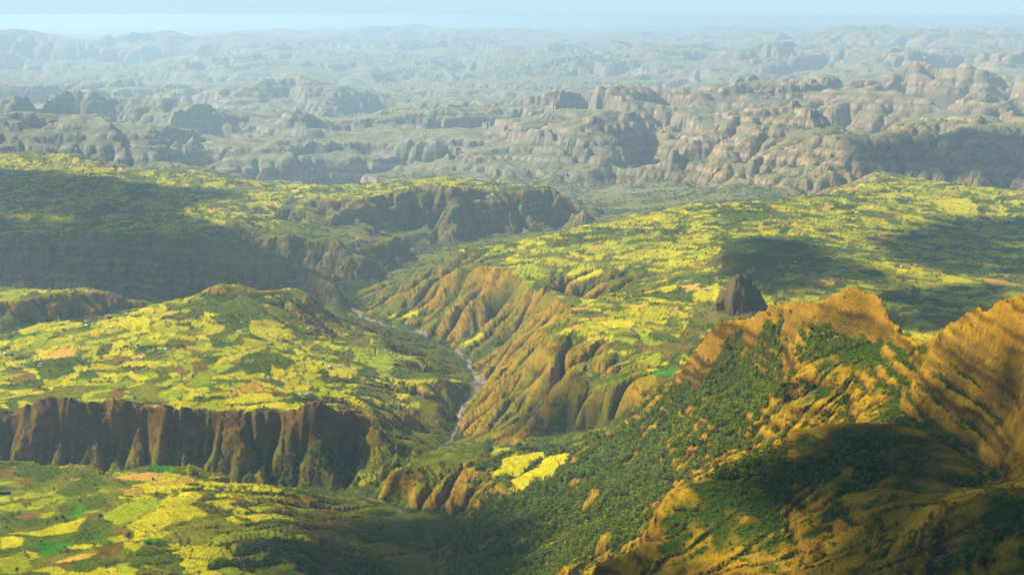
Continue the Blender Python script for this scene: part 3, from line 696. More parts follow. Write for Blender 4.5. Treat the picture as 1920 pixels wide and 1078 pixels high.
FOR = FOR * (1 - GRAVEL) * np.where(fm, 0, 1)
print('cover', time.time() - T0)

# ------------------------------------------------------------------ materials
def new_mat(name, rough=.95, spec=.1):
    m = bpy.data.materials.new(name); m.use_nodes = True
    b = m.node_tree.nodes['Principled BSDF']; b.inputs['Roughness'].default_value = rough; b.inputs['Specular IOR Level'].default_value = spec
    return m, m.node_tree, b
def nd(nt, typ, **kw):
    n = nt.nodes.new(typ)
    for k, v in kw.items(): setattr(n, k, v)
    return n
m_ground, nt, bs = new_mat('earth_grass_and_rock', 1, 0)
at = nd(nt, 'ShaderNodeAttribute', attribute_name='cover')
geo = nd(nt, 'ShaderNodeNewGeometry')
mp = nd(nt, 'ShaderNodeMapping'); mp.inputs['Scale'].default_value = (1, 1, 1.8); nt.links.new(geo.outputs['Position'], mp.inputs[0])
n1_ = nd(nt, 'ShaderNodeTexNoise'); n1_.inputs['Scale'].default_value = .22; n1_.inputs['Detail'].default_value = 5; n1_.inputs['Roughness'].default_value = .65
n2_ = nd(nt, 'ShaderNodeTexNoise'); n2_.inputs['Scale'].default_value = .05; n2_.inputs['Detail'].default_value = 4
for n in (n1_, n2_): nt.links.new(mp.outputs[0], n.inputs['Vector'])
mr = nd(nt, 'ShaderNodeMapRange'); mr.inputs[1].default_value = .25; mr.inputs[2].default_value = .75; mr.inputs[3].default_value = .7; mr.inputs[4].default_value = 1.3
nt.links.new(n1_.outputs[0], mr.inputs[0])
mr2 = nd(nt, 'ShaderNodeMapRange'); mr2.inputs[1].default_value = .3; mr2.inputs[2].default_value = .7; mr2.inputs[3].default_value = .85; mr2.inputs[4].default_value = 1.15
nt.links.new(n2_.outputs[0], mr2.inputs[0])
mu = nd(nt, 'ShaderNodeMath', operation='MULTIPLY'); nt.links.new(mr.outputs[0], mu.inputs[0]); nt.links.new(mr2.outputs[0], mu.inputs[1])
vm = nd(nt, 'ShaderNodeVectorMath', operation='SCALE'); nt.links.new(at.outputs['Color'], vm.inputs[0]); nt.links.new(mu.outputs[0], vm.inputs['Scale'])
nt.links.new(vm.outputs[0], bs.inputs['Base Color'])
bp = nd(nt, 'ShaderNodeBump'); bp.inputs['Strength'].default_value = 1; bp.inputs['Distance'].default_value = 4
nt.links.new(n1_.outputs[0], bp.inputs['Height']); nt.links.new(bp.outputs[0], bs.inputs['Normal'])

# ------------------------------------------------------------------ the ground, split where it changes name
ii = np.arange(NROW - 1)[:, None] * NCOL + np.arange(NCOL - 1)[None]
QUADS = np.stack([ii, ii + 1, ii + 1 + NCOL, ii + NCOL], -1).reshape(-1, 4)
CO = np.stack([FX, FY, FZ], -1).astype(np.float32)
g = CO.reshape(NROW, NCOL, 3).astype(np.float64)
du = np.gradient(g, axis=1); dv = np.gradient(g, axis=0)
NRM = np.cross(du, dv); NRM /= np.linalg.norm(NRM, axis=-1, keepdims=True) + 1e-12
NRM = NRM.reshape(-1, 3).astype(np.float32)
qv = QUADS[:, 0]
qP, qD, qZ, qS, qY = FP[qv], FD[qv], FZ[qv], FS_[qv], FY[qv]
def plan(poly): return in_poly(qP, qD, poly)
REG = ['valley_side', 'riverbed', 'valley_floor', 'farmed_plateau', 'plateau_cliff', 'farmed_hillside', 'central_plateau', 'plateau_slope', 'forested_slope', 'rocky_ridge', 'rocky_spur',
       'rocky_hill', 'rock_needle', 'small_ridge', 'canyon_mesa', 'mesa_cliff', 'distant_badlands', 'distant_mountains', 'river_bluff']
R = np.zeros(len(QUADS), np.int32)
def setr(mask, name): R[mask] = REG.index(name)
setr((qP < 850) & (qY > 2640) & (qY < 4010), 'farmed_plateau')
setr((qP < 790) & (qY > 2640) & (qY < 2900) & (qS > .38), 'plateau_cliff')
setr((qP < 720) & (qY < 2650), 'farmed_hillside')
setr((qP > 690) & (qP < 890) & (qD > 2440) & (qD < 2720), 'river_bluff')
setr((qP > 850) & (qD > 2600) & (qD < 7100) & (qZ > 180), 'central_plateau')
setr((qP > 690) & (qD > 2960) & (qD < 5300) & (qZ <= 180) & (qP > 880), 'plateau_slope')
setr((qP > 690) & (qD > 4000) & (qD < 5300) & (qP <= 880) & (qZ > 25), 'plateau_slope')
setr((qP > 880) & (qD < 2960) & (qD > 1400) & (qP < 1320) & (qZ < 300), 'forested_slope')
setr((qP < 320) & (qY > 4010) & (qY < 4460), 'small_ridge')
setr((qP < 1100) & (qY > 4460) & (qD < 8000) & (qZ > 150), 'canyon_mesa')
setr((qP < 1110) & (qY > 4460) & (qD < 7300) & (qS > .45) & (qZ > 30), 'mesa_cliff')
setr(qD > 7400, 'distant_badlands'); setr(qD > 12500, 'distant_mountains')
setr((qP > 1230) & (qD < 2640) & (qD > 1300), 'rocky_ridge')
setr(plan([(1690, 2300), (1745, 1900), (1700, 1790), (1640, 1700), (1790, 1580), (1850, 1430), (1900, 1280), (2600, 900), (2600, 2300)]), 'rocky_hill')
setr(plan([(900, 400), (1000, 1560), (1100, 1540), (1360, 1700), (1519, 1740), (1640, 1700), (1790, 1580), (1850, 1430), (1900, 1280), (2300, 1000), (2600, 400)]), 'rocky_spur')
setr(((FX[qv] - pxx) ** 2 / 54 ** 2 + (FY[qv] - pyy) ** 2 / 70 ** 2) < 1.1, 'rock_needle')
setr(((rd[qv] < 75) & (qZ < 22)) | ((td[qv] < 45) & (qZ < 70)) | ((ud[qv] < 90)), 'valley_floor')
setr(GRAVEL[qv] > .5, 'riverbed')
# the plots that show largest become pieces of the farmland they lie in
FRE = ['farmed_plateau', 'farmed_hillside', 'central_plateau', 'small_ridge', 'canyon_mesa', 'river_bluff', 'valley_floor', 'valley_side', 'plateau_slope', 'forested_slope', 'plateau_cliff']
sxp, syp = project(FX.astype(float), FY.astype(float), FZ.astype(float))
SXG = sxp.reshape(NROW, NCOL); SYG = syp.reshape(NROW, NCOL)
mh = np.maximum.accumulate(((MZ - HC) / MD), axis=0)
VIS = (((MZ - HC) / MD) >= mh - 1e-4)
VISF = VIS.ravel() & (sxp > -20) & (sxp < 1940) & (syp > 0) & (syp < 1100)
qf = FID[qv]; visq = VISF[qv]
qa = np.abs((sxp[QUADS[:, 1]] - sxp[QUADS[:, 0]]) * (syp[QUADS[:, 3]] - syp[QUADS[:, 0]])) * visq
keep = {}
okq = (qf >= 0) & np.isin(R, [REG.index(n) for n in FRE]) & (FCLS[qv] != SCR)
ids, inv = np.unique(qf[okq], return_inverse=True)
area = np.bincount(inv, qa[okq])
order = np.argsort(-area)
chosen = [ids[k] for k in order[:270] if area[k] > 60]
PIECE = np.full(len(QUADS), -1, np.int64)
lut = {int(c): n for n, c in enumerate(chosen)}
mapped = np.array([lut.get(int(a), -1) for a in ids])
tmp = np.full(len(QUADS), -1, np.int64); tmp[okq] = mapped[inv]; PIECE = tmp

def sheet(name, sel, parent=None):
    q = QUADS[sel]
    used = np.zeros(len(CO), bool); used[q.ravel()] = True
    vi = np.nonzero(used)[0]; remap = np.empty(len(CO), np.int32); remap[vi] = np.arange(len(vi), dtype=np.int32)
    q = remap[q]
    me = bpy.data.meshes.new(name)
    me.vertices.add(len(vi)); me.vertices.foreach_set('co', CO[vi].ravel())
    me.loops.add(q.size); me.loops.foreach_set('vertex_index', q.ravel().astype(np.int32))
    me.polygons.add(len(q)); me.polygons.foreach_set('loop_start', np.arange(0, q.size, 4, dtype=np.int32))
    me.update(calc_edges=True)
    me.polygons.foreach_set('use_smooth', np.ones(len(q), bool))
    me.normals_split_custom_set_from_vertices(NRM[vi])
    ca = me.attributes.new('cover', 'FLOAT_COLOR', 'POINT')
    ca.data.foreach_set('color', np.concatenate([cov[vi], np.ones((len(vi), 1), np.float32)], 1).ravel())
    me.materials.append(m_ground)
    o = bpy.data.objects.new(name, me); COL.objects.link(o)
    if parent is not None: o.parent = parent
    return o
TERRAIN = {}
for k, name in enumerate(REG):
    sel = (R == k) & (PIECE < 0)
    if sel.sum() < 4: continue
    o = sheet(name, sel); o['kind'] = 'structure'; TERRAIN[name] = o
for n in range(len(chosen)):
    sel = PIECE == n
    if sel.sum() < 12: continue
    r = np.bincount(R[sel]).argmax()
    par = TERRAIN.get(REG[r]) or TERRAIN['valley_side']
    sheet('field', sel, par)
# low plain all round, out to the horizon
def simple_mesh(name, verts, faces, mat, parent=None):
    me = bpy.data.meshes.new(name); me.from_pydata([tuple(v) for v in verts], [], [tuple(f) for f in faces]); me.update()
    if mat: me.materials.append(mat)
    o = bpy.data.objects.new(name, me); COL.objects.link(o)
    if parent is not None: o.parent = parent
    return o
m_plain, nt, bs = new_mat('plain_earth', 1, 0); bs.inputs['Base Color'].default_value = (.16, .15, .05, 1)
S_ = 160000.
pl = simple_mesh('ground', [(-S_, -S_, -420), (S_, -S_, -420), (S_, S_, -420), (-S_, S_, -420)], [(0, 1, 2, 3)], m_plain); pl['kind'] = 'structure'
print('terrain built', len(chosen), time.time() - T0)

# ------------------------------------------------------------------ the hazy air
mh_ = bpy.data.materials.new('air'); mh_.use_nodes = True; nt = mh_.node_tree; nt.nodes.clear()
out = nd(nt, 'ShaderNodeOutputMaterial'); pv = nd(nt, 'ShaderNodeVolumePrincipled')
pv.inputs['Color'].default_value = (*HAZE_COLOR, 1); pv.inputs['Density'].default_value = HAZE_DENSITY; pv.inputs['Anisotropy'].default_value = HAZE_G
nt.links.new(pv.outputs[0], out.inputs['Volume'])
H_ = 161000.; zb, zt_ = -421.0, HC + 12
hz = simple_mesh('haze', [(-H_, -H_, zb), (H_, -H_, zb), (H_, H_, zb), (-H_, H_, zb), (-H_, -H_, zt_), (H_, -H_, zt_), (H_, H_, zt_), (-H_, H_, zt_)],
    [(0, 3, 2, 1), (4, 5, 6, 7), (0, 1, 5, 4), (1, 2, 6, 5), (2, 3, 7, 6), (3, 0, 4, 7)], mh_)
hz['kind'] = 'stuff'

# ------------------------------------------------------------------ clouds overhead that shade parts of the land
m_cloud = bpy.data.materials.new('cloud_vapour'); m_cloud.use_nodes = True; nt = m_cloud.node_tree; nt.nodes.clear()
out = nd(nt, 'ShaderNodeOutputMaterial'); mx = nd(nt, 'ShaderNodeMixShader'); tr = nd(nt, 'ShaderNodeBsdfTransparent'); df = nd(nt, 'ShaderNodeBsdfDiffuse')
df.inputs[0].default_value = (.9, .9, .9, 1); mx.inputs[0].default_value = .6
nt.links.new(tr.outputs[0], mx.inputs[1]); nt.links.new(df.outputs[0], mx.inputs[2]); nt.links.new(mx.outputs[0], out.inputs[0])
CLOUD_Z = 2900.
CLOUDS = [
 [(-150, 315), (60, 322), (250, 345), (360, 362), (350, 400), (430, 445), (520, 500), (600, 535), (430, 530), (300, 528), (-150, 526)],
 [(1385, 475), (1450, 445), (1560, 490), (1740, 540), (1960, 535), (1760, 612), (1712, 615), (1605, 513), (1500, 543), (1434, 550), (1345, 500)],
 [(1660, 462), (1770, 418), (1980, 400), (1980, 505), (1810, 508), (1710, 492)],
 [(1440, 870), (1530, 803), (1680, 790), (1740, 720), (1800, 660), (1980, 640), (1990, 1200), (1540, 1200), (1500, 1078), (1490, 980), (1400, 930)],
 [(1590, 285), (1700, 255), (1980, 255), (1980, 350), (1750, 330), (1640, 315)],
 [(520, 1020), (640, 975), (800, 955), (900, 920), (980, 1000), (960, 1078), (420, 1078)],
 [(990, 765), (1075, 735), (1090, 790), (1010, 820), (960, 810)],
]
def ico(sub):
    import bmesh
    bm = bmesh.new(); bmesh.ops.create_icosphere(bm, subdivisions=sub, radius=1)
    v = np.array([x.co[:] for x in bm.verts]); f = np.array([[a.index for a in x.verts] for x in bm.faces]); bm.free()
    return v, f
ICO2 = ico(2)
HAZE_SHADE_CLOUD = [(-1300, -500), (1300, -500), (1300, 850), (800, 1080), (0, 1180), (-350, 1200), (-500, 1550), (-1300, 1550)]     # unseen broad cloud added over the viewpoint to keep sun off the near haze
for poly in CLOUDS + [HAZE_SHADE_CLOUD]:
    over = poly is HAZE_SHADE_CLOUD
    w = HAZE_SHADE_CLOUD if over else [ground(*p) for p in poly]
    xs = np.array([p[0] for p in w]); ys = np.array([p[1] for p in w])
    ar = abs(np.dot(xs, np.roll(ys, 1)) - np.dot(ys, np.roll(xs, 1))) / 2
    rad = np.clip(math.sqrt(ar) / 9, 32, 150)
    n = int(ar / (rad * rad) * 1.7)
    V, F = [], []; off = 0
    tries = 0; got = 0
    while got < n and tries < 60 * n:
        tries += 1
        x = rng.uniform(xs.min(), xs.max()); y = rng.uniform(ys.min(), ys.max())
        if not in_poly(np.array([x + rad * .8 * float(perlin(x / 300, y / 300, 7))]), np.array([y]), w)[0]: continue
        got += 1; k = (CLOUD_Z - (800. if over else float(hgt(np.array([x]), np.array([y]))[0]))) / SUN[2]
        r = rad * rng.uniform(.6, 1.15)
        v = ICO2[0].copy(); v = v * (1 + .22 * fbm(v[:, 0] * 1.7 + got, v[:, 1] * 1.7 + v[:, 2] * 1.3, 2, 5))[:, None]
        V.append(v * (r, r, r * .55) + (x + SUN[0] * k, y + SUN[1] * k, CLOUD_Z + rng.uniform(-.3, .5) * rad)); F.append(ICO2[1] + off); off += len(v)
    if not V: continue
    o = simple_mesh('cloud', np.concatenate(V).tolist(), np.concatenate(F).tolist(), m_cloud)
    o['kind'] = 'stuff'; o['group'] = 'clouds drifting overhead'
print('clouds', time.time() - T0)

# ------------------------------------------------------------------ plants
def leaf_mat(name, c0, c1):
    m = bpy.data.materials.new(name); m.use_nodes = True; nt = m.node_tree
    b = nt.nodes['Principled BSDF']; b.inputs['Roughness'].default_value = .8; b.inputs['Specular IOR Level'].default_value = .15
    oi = nd(nt, 'ShaderNodeObjectInfo'); g = nd(nt, 'ShaderNodeNewGeometry')
    ad = nd(nt, 'ShaderNodeMath', operation='ADD'); nt.links.new(oi.outputs['Random'], ad.inputs[0]); nt.links.new(g.outputs['Random Per Island'], ad.inputs[1])
    hf = nd(nt, 'ShaderNodeMath', operation='MULTIPLY'); hf.inputs[1].default_value = .5; nt.links.new(ad.outputs[0], hf.inputs[0])
    mx = nd(nt, 'ShaderNodeMix', data_type='RGBA'); mx.inputs[6].default_value = (*c0, 1); mx.inputs[7].default_value = (*c1, 1)
    nt.links.new(hf.outputs[0], mx.inputs[0]); nt.links.new(mx.outputs[2], b.inputs['Base Color'])
    tl = nd(nt, 'ShaderNodeBsdfTranslucent'); nt.links.new(mx.outputs[2], tl.inputs[0])
    ms = nd(nt, 'ShaderNodeMixShader'); ms.inputs[0].default_value = .3
    nt.links.new(b.outputs[0], ms.inputs[1]); nt.links.new(tl.outputs[0], ms.inputs[2]); nt.links.new(ms.outputs[0], nt.nodes['Material Output'].inputs[0])
    return m
m_leaf = leaf_mat('tree_leaves', (.10, .15, .004), (.27, .33, .008))
m_bush = leaf_mat('bush_leaves', (.09, .14, .004), (.27, .32, .008))
m_dark = leaf_mat('dark_leaves', (.04, .07, .006), (.10, .15, .012))
m_bark, nt, bs = new_mat('bark', .9); bs.inputs['Base Color'].default_value = (.12, .08, .045, 1)

def crown_mesh(name, seed, lobes, leaves, size, flat, mat, base=.35):
    """unit-height crown: leaf faces spread through several lobes"""
    r = np.random.default_rng(seed)
    cs = [(0, 0, .68, .33)]
    for i in range(lobes):
        a = r.uniform(0, 6.28); d = r.uniform(.12, .30)
        cs.append((d * math.cos(a), d * math.sin(a), r.uniform(base + .1, .8), r.uniform(.15, .26)))
    V, F = [], []
    for i in range(leaves):
        cx, cy, cz, cr = cs[r.integers(len(cs))]
        d = r.normal(size=3); d /= np.linalg.norm(d); rr = cr * r.uniform(.6, 1.05)
        p = np.array([cx, cy, cz]) + d * rr * (1, 1, flat)
        nrm = d + r.normal(size=3) * .5; nrm /= np.linalg.norm(nrm)
        u = np.cross(nrm, r.normal(size=3)); u /= np.linalg.norm(u); v = np.cross(nrm, u)
        s = size * r.uniform(.6, 1.3); k = len(V)
        V += [p - u * s, p + v * s * .8, p + u * s, p - v * s * .8 + nrm * s * .3]; F.append((k, k + 1, k + 2, k + 3))
    me = bpy.data.meshes.new(name); me.from_pydata([tuple(map(float, v)) for v in V], [], F); me.materials.append(mat); me.update()
    return me
def trunk_mesh(name, seed):
    r = np.random.default_rng(seed); V, F = [], []
    def limb(p0, p1, r0, r1, n=6):
        p0, p1 = np.array(p0, float), np.array(p1, float); d = p1 - p0; d /= np.linalg.norm(d)
        u = np.cross(d, (0.3, 1, .2)); u /= np.linalg.norm(u); v = np.cross(d, u); k = len(V)
        for p, rr in ((p0, r0), (p1, r1)):
            for i in range(n): a = 6.283 * i / n; V.append(tuple(p + (u * math.cos(a) + v * math.sin(a)) * rr))
        for i in range(n): F.append((k + i, k + (i + 1) % n, k + n + (i + 1) % n, k + n + i))
    limb((0, 0, -.12), (.02, 0, .22), .05, .035); limb((.02, 0, .22), (0, .02, .5), .035, .02)
    for i in range(4):
        a = i * 1.57 + r.uniform(0, 1); limb((.015, 0, .2 + .05 * i), (.22 * math.cos(a), .22 * math.sin(a), .5 + .06 * i), .02, .008)
    me = bpy.data.meshes.new(name); me.from_pydata(V, [], F); me.materials.append(m_bark); me.update(); return me

HID = [bpy.data.objects.new('plant_form', crown_mesh('plant_form', 50 + i, 4, 85, .085, .9, m_, .1)) for i, m_ in enumerate((m_leaf, m_leaf, m_bush, m_bush, m_dark))]
def scatter(name, pts, forms, kind='stuff'):
    """plants too many to count, one object; each form is one of its point sets"""
    pts = np.asarray(pts, np.float32)
    me = bpy.data.meshes.new(name); me.vertices.add(len(pts)); me.vertices.foreach_set('co', pts[:, :3].copy().ravel())
    a = me.attributes.new('size', 'FLOAT_VECTOR', 'POINT'); a.data.foreach_set('vector', np.stack([pts[:, 4], pts[:, 4], pts[:, 3]], -1).astype(np.float32).ravel())
    a = me.attributes.new('turn', 'FLOAT', 'POINT'); a.data.foreach_set('value', rng.uniform(0, 6.28, len(pts)).astype(np.float32))
    a = me.attributes.new('form', 'INT', 'POINT'); a.data.foreach_set('value', rng.integers(0, len(forms), len(pts)).astype(np.int32))
    o = bpy.data.objects.new(name, me); COL.objects.link(o); o['kind'] = kind
    ng = bpy.data.node_groups.new(name, 'GeometryNodeTree')
    ng.interface.new_socket('Geometry', in_out='INPUT', socket_type='NodeSocketGeometry'); ng.interface.new_socket('Geometry', in_out='OUTPUT', socket_type='NodeSocketGeometry')
    gi = ng.nodes.new('NodeGroupInput'); go = ng.nodes.new('NodeGroupOutput'); jn = ng.nodes.new('GeometryNodeJoinGeometry')
    sz = ng.nodes.new('GeometryNodeInputNamedAttribute'); sz.data_type = 'FLOAT_VECTOR'; sz.inputs[0].default_value = 'size'
    tn = ng.nodes.new('GeometryNodeInputNamedAttribute'); tn.data_type = 'FLOAT'; tn.inputs[0].default_value = 'turn'
    fo = ng.nodes.new('GeometryNodeInputNamedAttribute'); fo.data_type = 'INT'; fo.inputs[0].default_value = 'form'
    cx = ng.nodes.new('ShaderNodeCombineXYZ'); ng.links.new(tn.outputs[0], cx.inputs[2])
    for k, f in enumerate(forms):
        oi = ng.nodes.new('GeometryNodeObjectInfo'); oi.inputs[0].default_value = f; oi.inputs[1].default_value = True
        ip = ng.nodes.new('GeometryNodeInstanceOnPoints'); cmpn = ng.nodes.new('FunctionNodeCompare'); cmpn.data_type = 'INT'; cmpn.operation = 'EQUAL'
        ng.links.new(fo.outputs[0], cmpn.inputs[2]); cmpn.inputs[3].default_value = k
        ng.links.new(gi.outputs[0], ip.inputs['Points']); ng.links.new(cmpn.outputs[0], ip.inputs['Selection']); ng.links.new(oi.outputs['Geometry'], ip.inputs['Instance'])
        ng.links.new(cx.outputs[0], ip.inputs['Rotation']); ng.links.new(sz.outputs[0], ip.inputs['Scale']); ng.links.new(ip.outputs[0], jn.inputs[0])
    ng.links.new(jn.outputs[0], go.inputs[0])
    md = o.modifiers.new('plants', 'NODES'); md.node_group = ng
    return o

du_ = np.zeros((NROW, NCOL, 2)); CELL = np.abs(np.gradient(MX, axis=1) * np.gradient(MY, axis=0) - np.gradient(MY, axis=1) * np.gradient(MX, axis=0)).ravel()
near_vis = (((MZ - HC) / MD) >= mh - .012).ravel() & (np.abs(FT) < math.radians(22.5)) & (FD < 8000) & (FD > 700)
def sample(dens, hmin, hmax, wide=1.0, sink=.06):
    lam = dens * CELL * near_vis
    n = rng.poisson(np.clip(lam, 0, 20)); idx = np.repeat(np.arange(len(lam)), n)
    s = np.sqrt(CELL[idx])
    x = FX[idx] + rng.uniform(-.7, .7, len(idx)) * s; y = FY[idx] + rng.uniform(-.7, .7, len(idx)) * s
    ti = (np.arctan2(x, y)); 
    h = rng.uniform(hmin, hmax, len(idx)) * np.exp(rng.normal(0, .28, len(idx)))
    col = np.interp(ti, THC, np.arange(NCOL))
    # height on the built mesh: nearest column, interpolated along it
    zz = np.empty(len(idx)); c0 = np.rint(col).astype(int); od = np.argsort(c0); cs = c0[od]; st = np.searchsorted(cs, np.arange(NCOL + 1))
    dd = np.hypot(x, y)
    for c in range(NCOL):
        a = od[st[c]:st[c + 1]]
        if len(a): zz[a] = np.interp(dd[a], MD[:, c], MZ[:, c])
    return np.stack([x, y, zz - sink * h, h, h * wide * rng.uniform(.85, 1.25, len(idx))], -1)
def ztop(x, y):
    t = math.atan2(x, y); c = int(round(float(np.interp(t, THC, np.arange(NCOL)))))
    return float(np.interp(math.hypot(x, y), MD[:, c], MZ[:, c]))
farw = sstep(3000, 6000, FD)
scatter('forest', sample(FOR * (FOR > .25) / 15. * np.clip(1 + 1.4 * n_mid, .25, 2), 3, 9.5, 1.1), HID[:2] + HID[:2] + HID[4:])
scatter('scrub', sample((VEG * (1 - FOR) * (.35 + 1.0 * sstep(-.2, .2, n_fine)) / 45.) * (1 - sstep(4200, 5200, FD)) + .0012 * (1 - GRAVEL) * (FCLS < 0) * (FD < 4500) * (n_mid > -.1), 2.2, 4.5, 1.3), HID[2:4])
scatter('far_scrub', sample((VEG / 160.) * sstep(4000, 5000, FD), 4, 8, 1.3), HID[3:])
clump = sstep(.05, .25, fbm(FX / 110, FY / 110, 2, 411) + .25 * perlin(FX / 30, FY / 30, 413))
hed = (fm & (hedge > .5))
nearfl = (FY < 2630)
scatter('hedge_trees', sample((hed * clump / 70. + (FCLS == SCR) * clump / 130.) * ~nearfl + (hed * clump / 500.) * nearfl, 3.5, 7.5, 1.1), [HID[0], HID[4]])
print('plants', time.time() - T0)

# ------------------------------------------------------------------ single trees and bushes
CROWNS = [crown_mesh('crown', 70 + i, 6, 260, .055, .85, (m_leaf, m_dark, m_leaf, m_dark)[i]) for i in range(4)]
TRUNKS = [trunk_mesh('trunk', 90 + i) for i in range(4)]
BUSHES = [crown_mesh('crown', 80 + i, 5, 170, .07, .9, (m_bush, m_dark)[i % 2], .05) for i in range(3)]
STEMS = [trunk_mesh('stem', 95)]
def tree(x, y, h, wide, label, group=None, bush=False, v=None):
    v = rng.integers(4) if v is None else v
    e = bpy.data.objects.new('bush' if bush else 'tree', None); COL.objects.link(e); e.empty_display_size = 1
    e.location = (x, y, ztop(x, y) - .04 * h); e.rotation_euler = (0, 0, rng.uniform(0, 6.28)); e.scale = (h * wide, h * wide, h)
    e['label'] = label; e['category'] = 'bush' if bush else 'tree'
    if group: e['group'] = group
    c = bpy.data.objects.new('crown', BUSHES[v % 3] if bush else CROWNS[v]); COL.objects.link(c); c.parent = e
    t = bpy.data.objects.new('stem' if bush else 'trunk', STEMS[0] if bush else TRUNKS[v]); COL.objects.link(t); t.parent = e
    return e
LAND = [(1385, 555, 'the dark rock needle'), (1602, 530, 'the rounded summit of the right ridge'), (1719, 634, 'the saddle right of the ridge summit'), (1900, 552, 'the rounded top of the hill at the right edge'), (1347, 600, 'the left shoulder of the right ridge'),
 (1264, 709, 'the low left end of the right ridge'), (1258, 908, 'the golden tip of the nearest spur'), (1519, 797, 'the brow of the nearest spur'), (1800, 760, 'the banded cliff face'), (1557, 645, 'the golden buttress under the ridge summit'), (1483, 735, 'the lower golden buttress'),
 (990, 870, 'the bright yellow valley field'), (1118, 722, 'the bare knoll above the woods'), (441, 528, 'the summit of the green hill'), (258, 655, 'the long row of dark trees'), (465, 748, 'the large yellow field near the cliff edge'), (275, 738, 'the large olive field of the plateau'),
 (255, 893, 'the tan field on the crest'), (145, 960, 'the narrow bright green strip'), (95, 1030, 'the large bright green field'), (340, 935, 'the big yellow field under the crest'), (370, 1035, 'the brightest yellow field'), (430, 945, 'the dark hollow'), (250, 975, 'the long yellow field'),
 (890, 715, 'the widest gravel flats of the river'), (885, 640, 'the triangular yellow field'), (1690, 368, 'the far hamlet'), (1410, 402, 'the dark grove'), (575, 740, 'the orange farmyard'), (408, 640, 'the reddish farmyard'), (700, 625, 'the flat yellow knoll'), (510, 618, 'the terraced yellow slope'),
 (85, 656, 'the tan plot at the left of the plateau'), (1095, 515, 'the yellow plot by the green gully'), (1290, 540, 'the orange plot left of the needle'), (1148, 610, 'the pale yellow plots of the central plateau'), (1240, 695, 'the bright green plot by the ridge foot'), (1698, 905, 'the middle of the shaded slope'),
 (1870, 930, 'the far end of the shaded slope'), (1480, 1020, 'the gully in the nearest spur'), (1650, 1020, 'the lower part of the shaded slope'), (1300, 1000, 'the golden cliffs of the nearest spur'), (1830, 860, 'the foot of the banded cliff face'), (60, 735, 'the shaded olive plots at the plateau corner'), (730, 720, 'the yellow plots at the right tip of the plateau'), (600, 690, 'the pair of white huts')]
USED = set()
def place_label(px, py, h, word, lo, hi):
    size = 'small' if h < lo + (hi - lo) / 3 else ('large' if h > lo + (hi - lo) * 2 / 3 else 'middle sized')
    d = sorted((math.hypot(px - a, py - b), a, b, n) for a, b, n in LAND)
    for dist, a, b, n in d[:4]:
        dx_, dy_ = px - a, py - b
        if dist < 9: rel = 'right at'
        else:
            if abs(dx_) < .4 * abs(dy_): dr = 'above' if dy_ < 0 else 'below'
            elif abs(dy_) < .4 * abs(dx_): dr = 'left of' if dx_ < 0 else 'right of'
            else: dr = ('above' if dy_ < 0 else 'below') + (' and left of' if dx_ < 0 else ' and right of')
            rel = ('just ' if dist < 35 else ('a short way ' if dist < 70 else 'well ')) + dr
        lab = '%s %s %s %s' % (size, word, rel, n)
        if len(lab.split()) <= 16 and lab not in USED: USED.add(lab); return lab
        if dist > 160: break
    return None
ORD = 'first second third fourth fifth sixth seventh eighth ninth tenth eleventh'.split()
G_FL = 'single trees on the farmed hillside at the lower left'
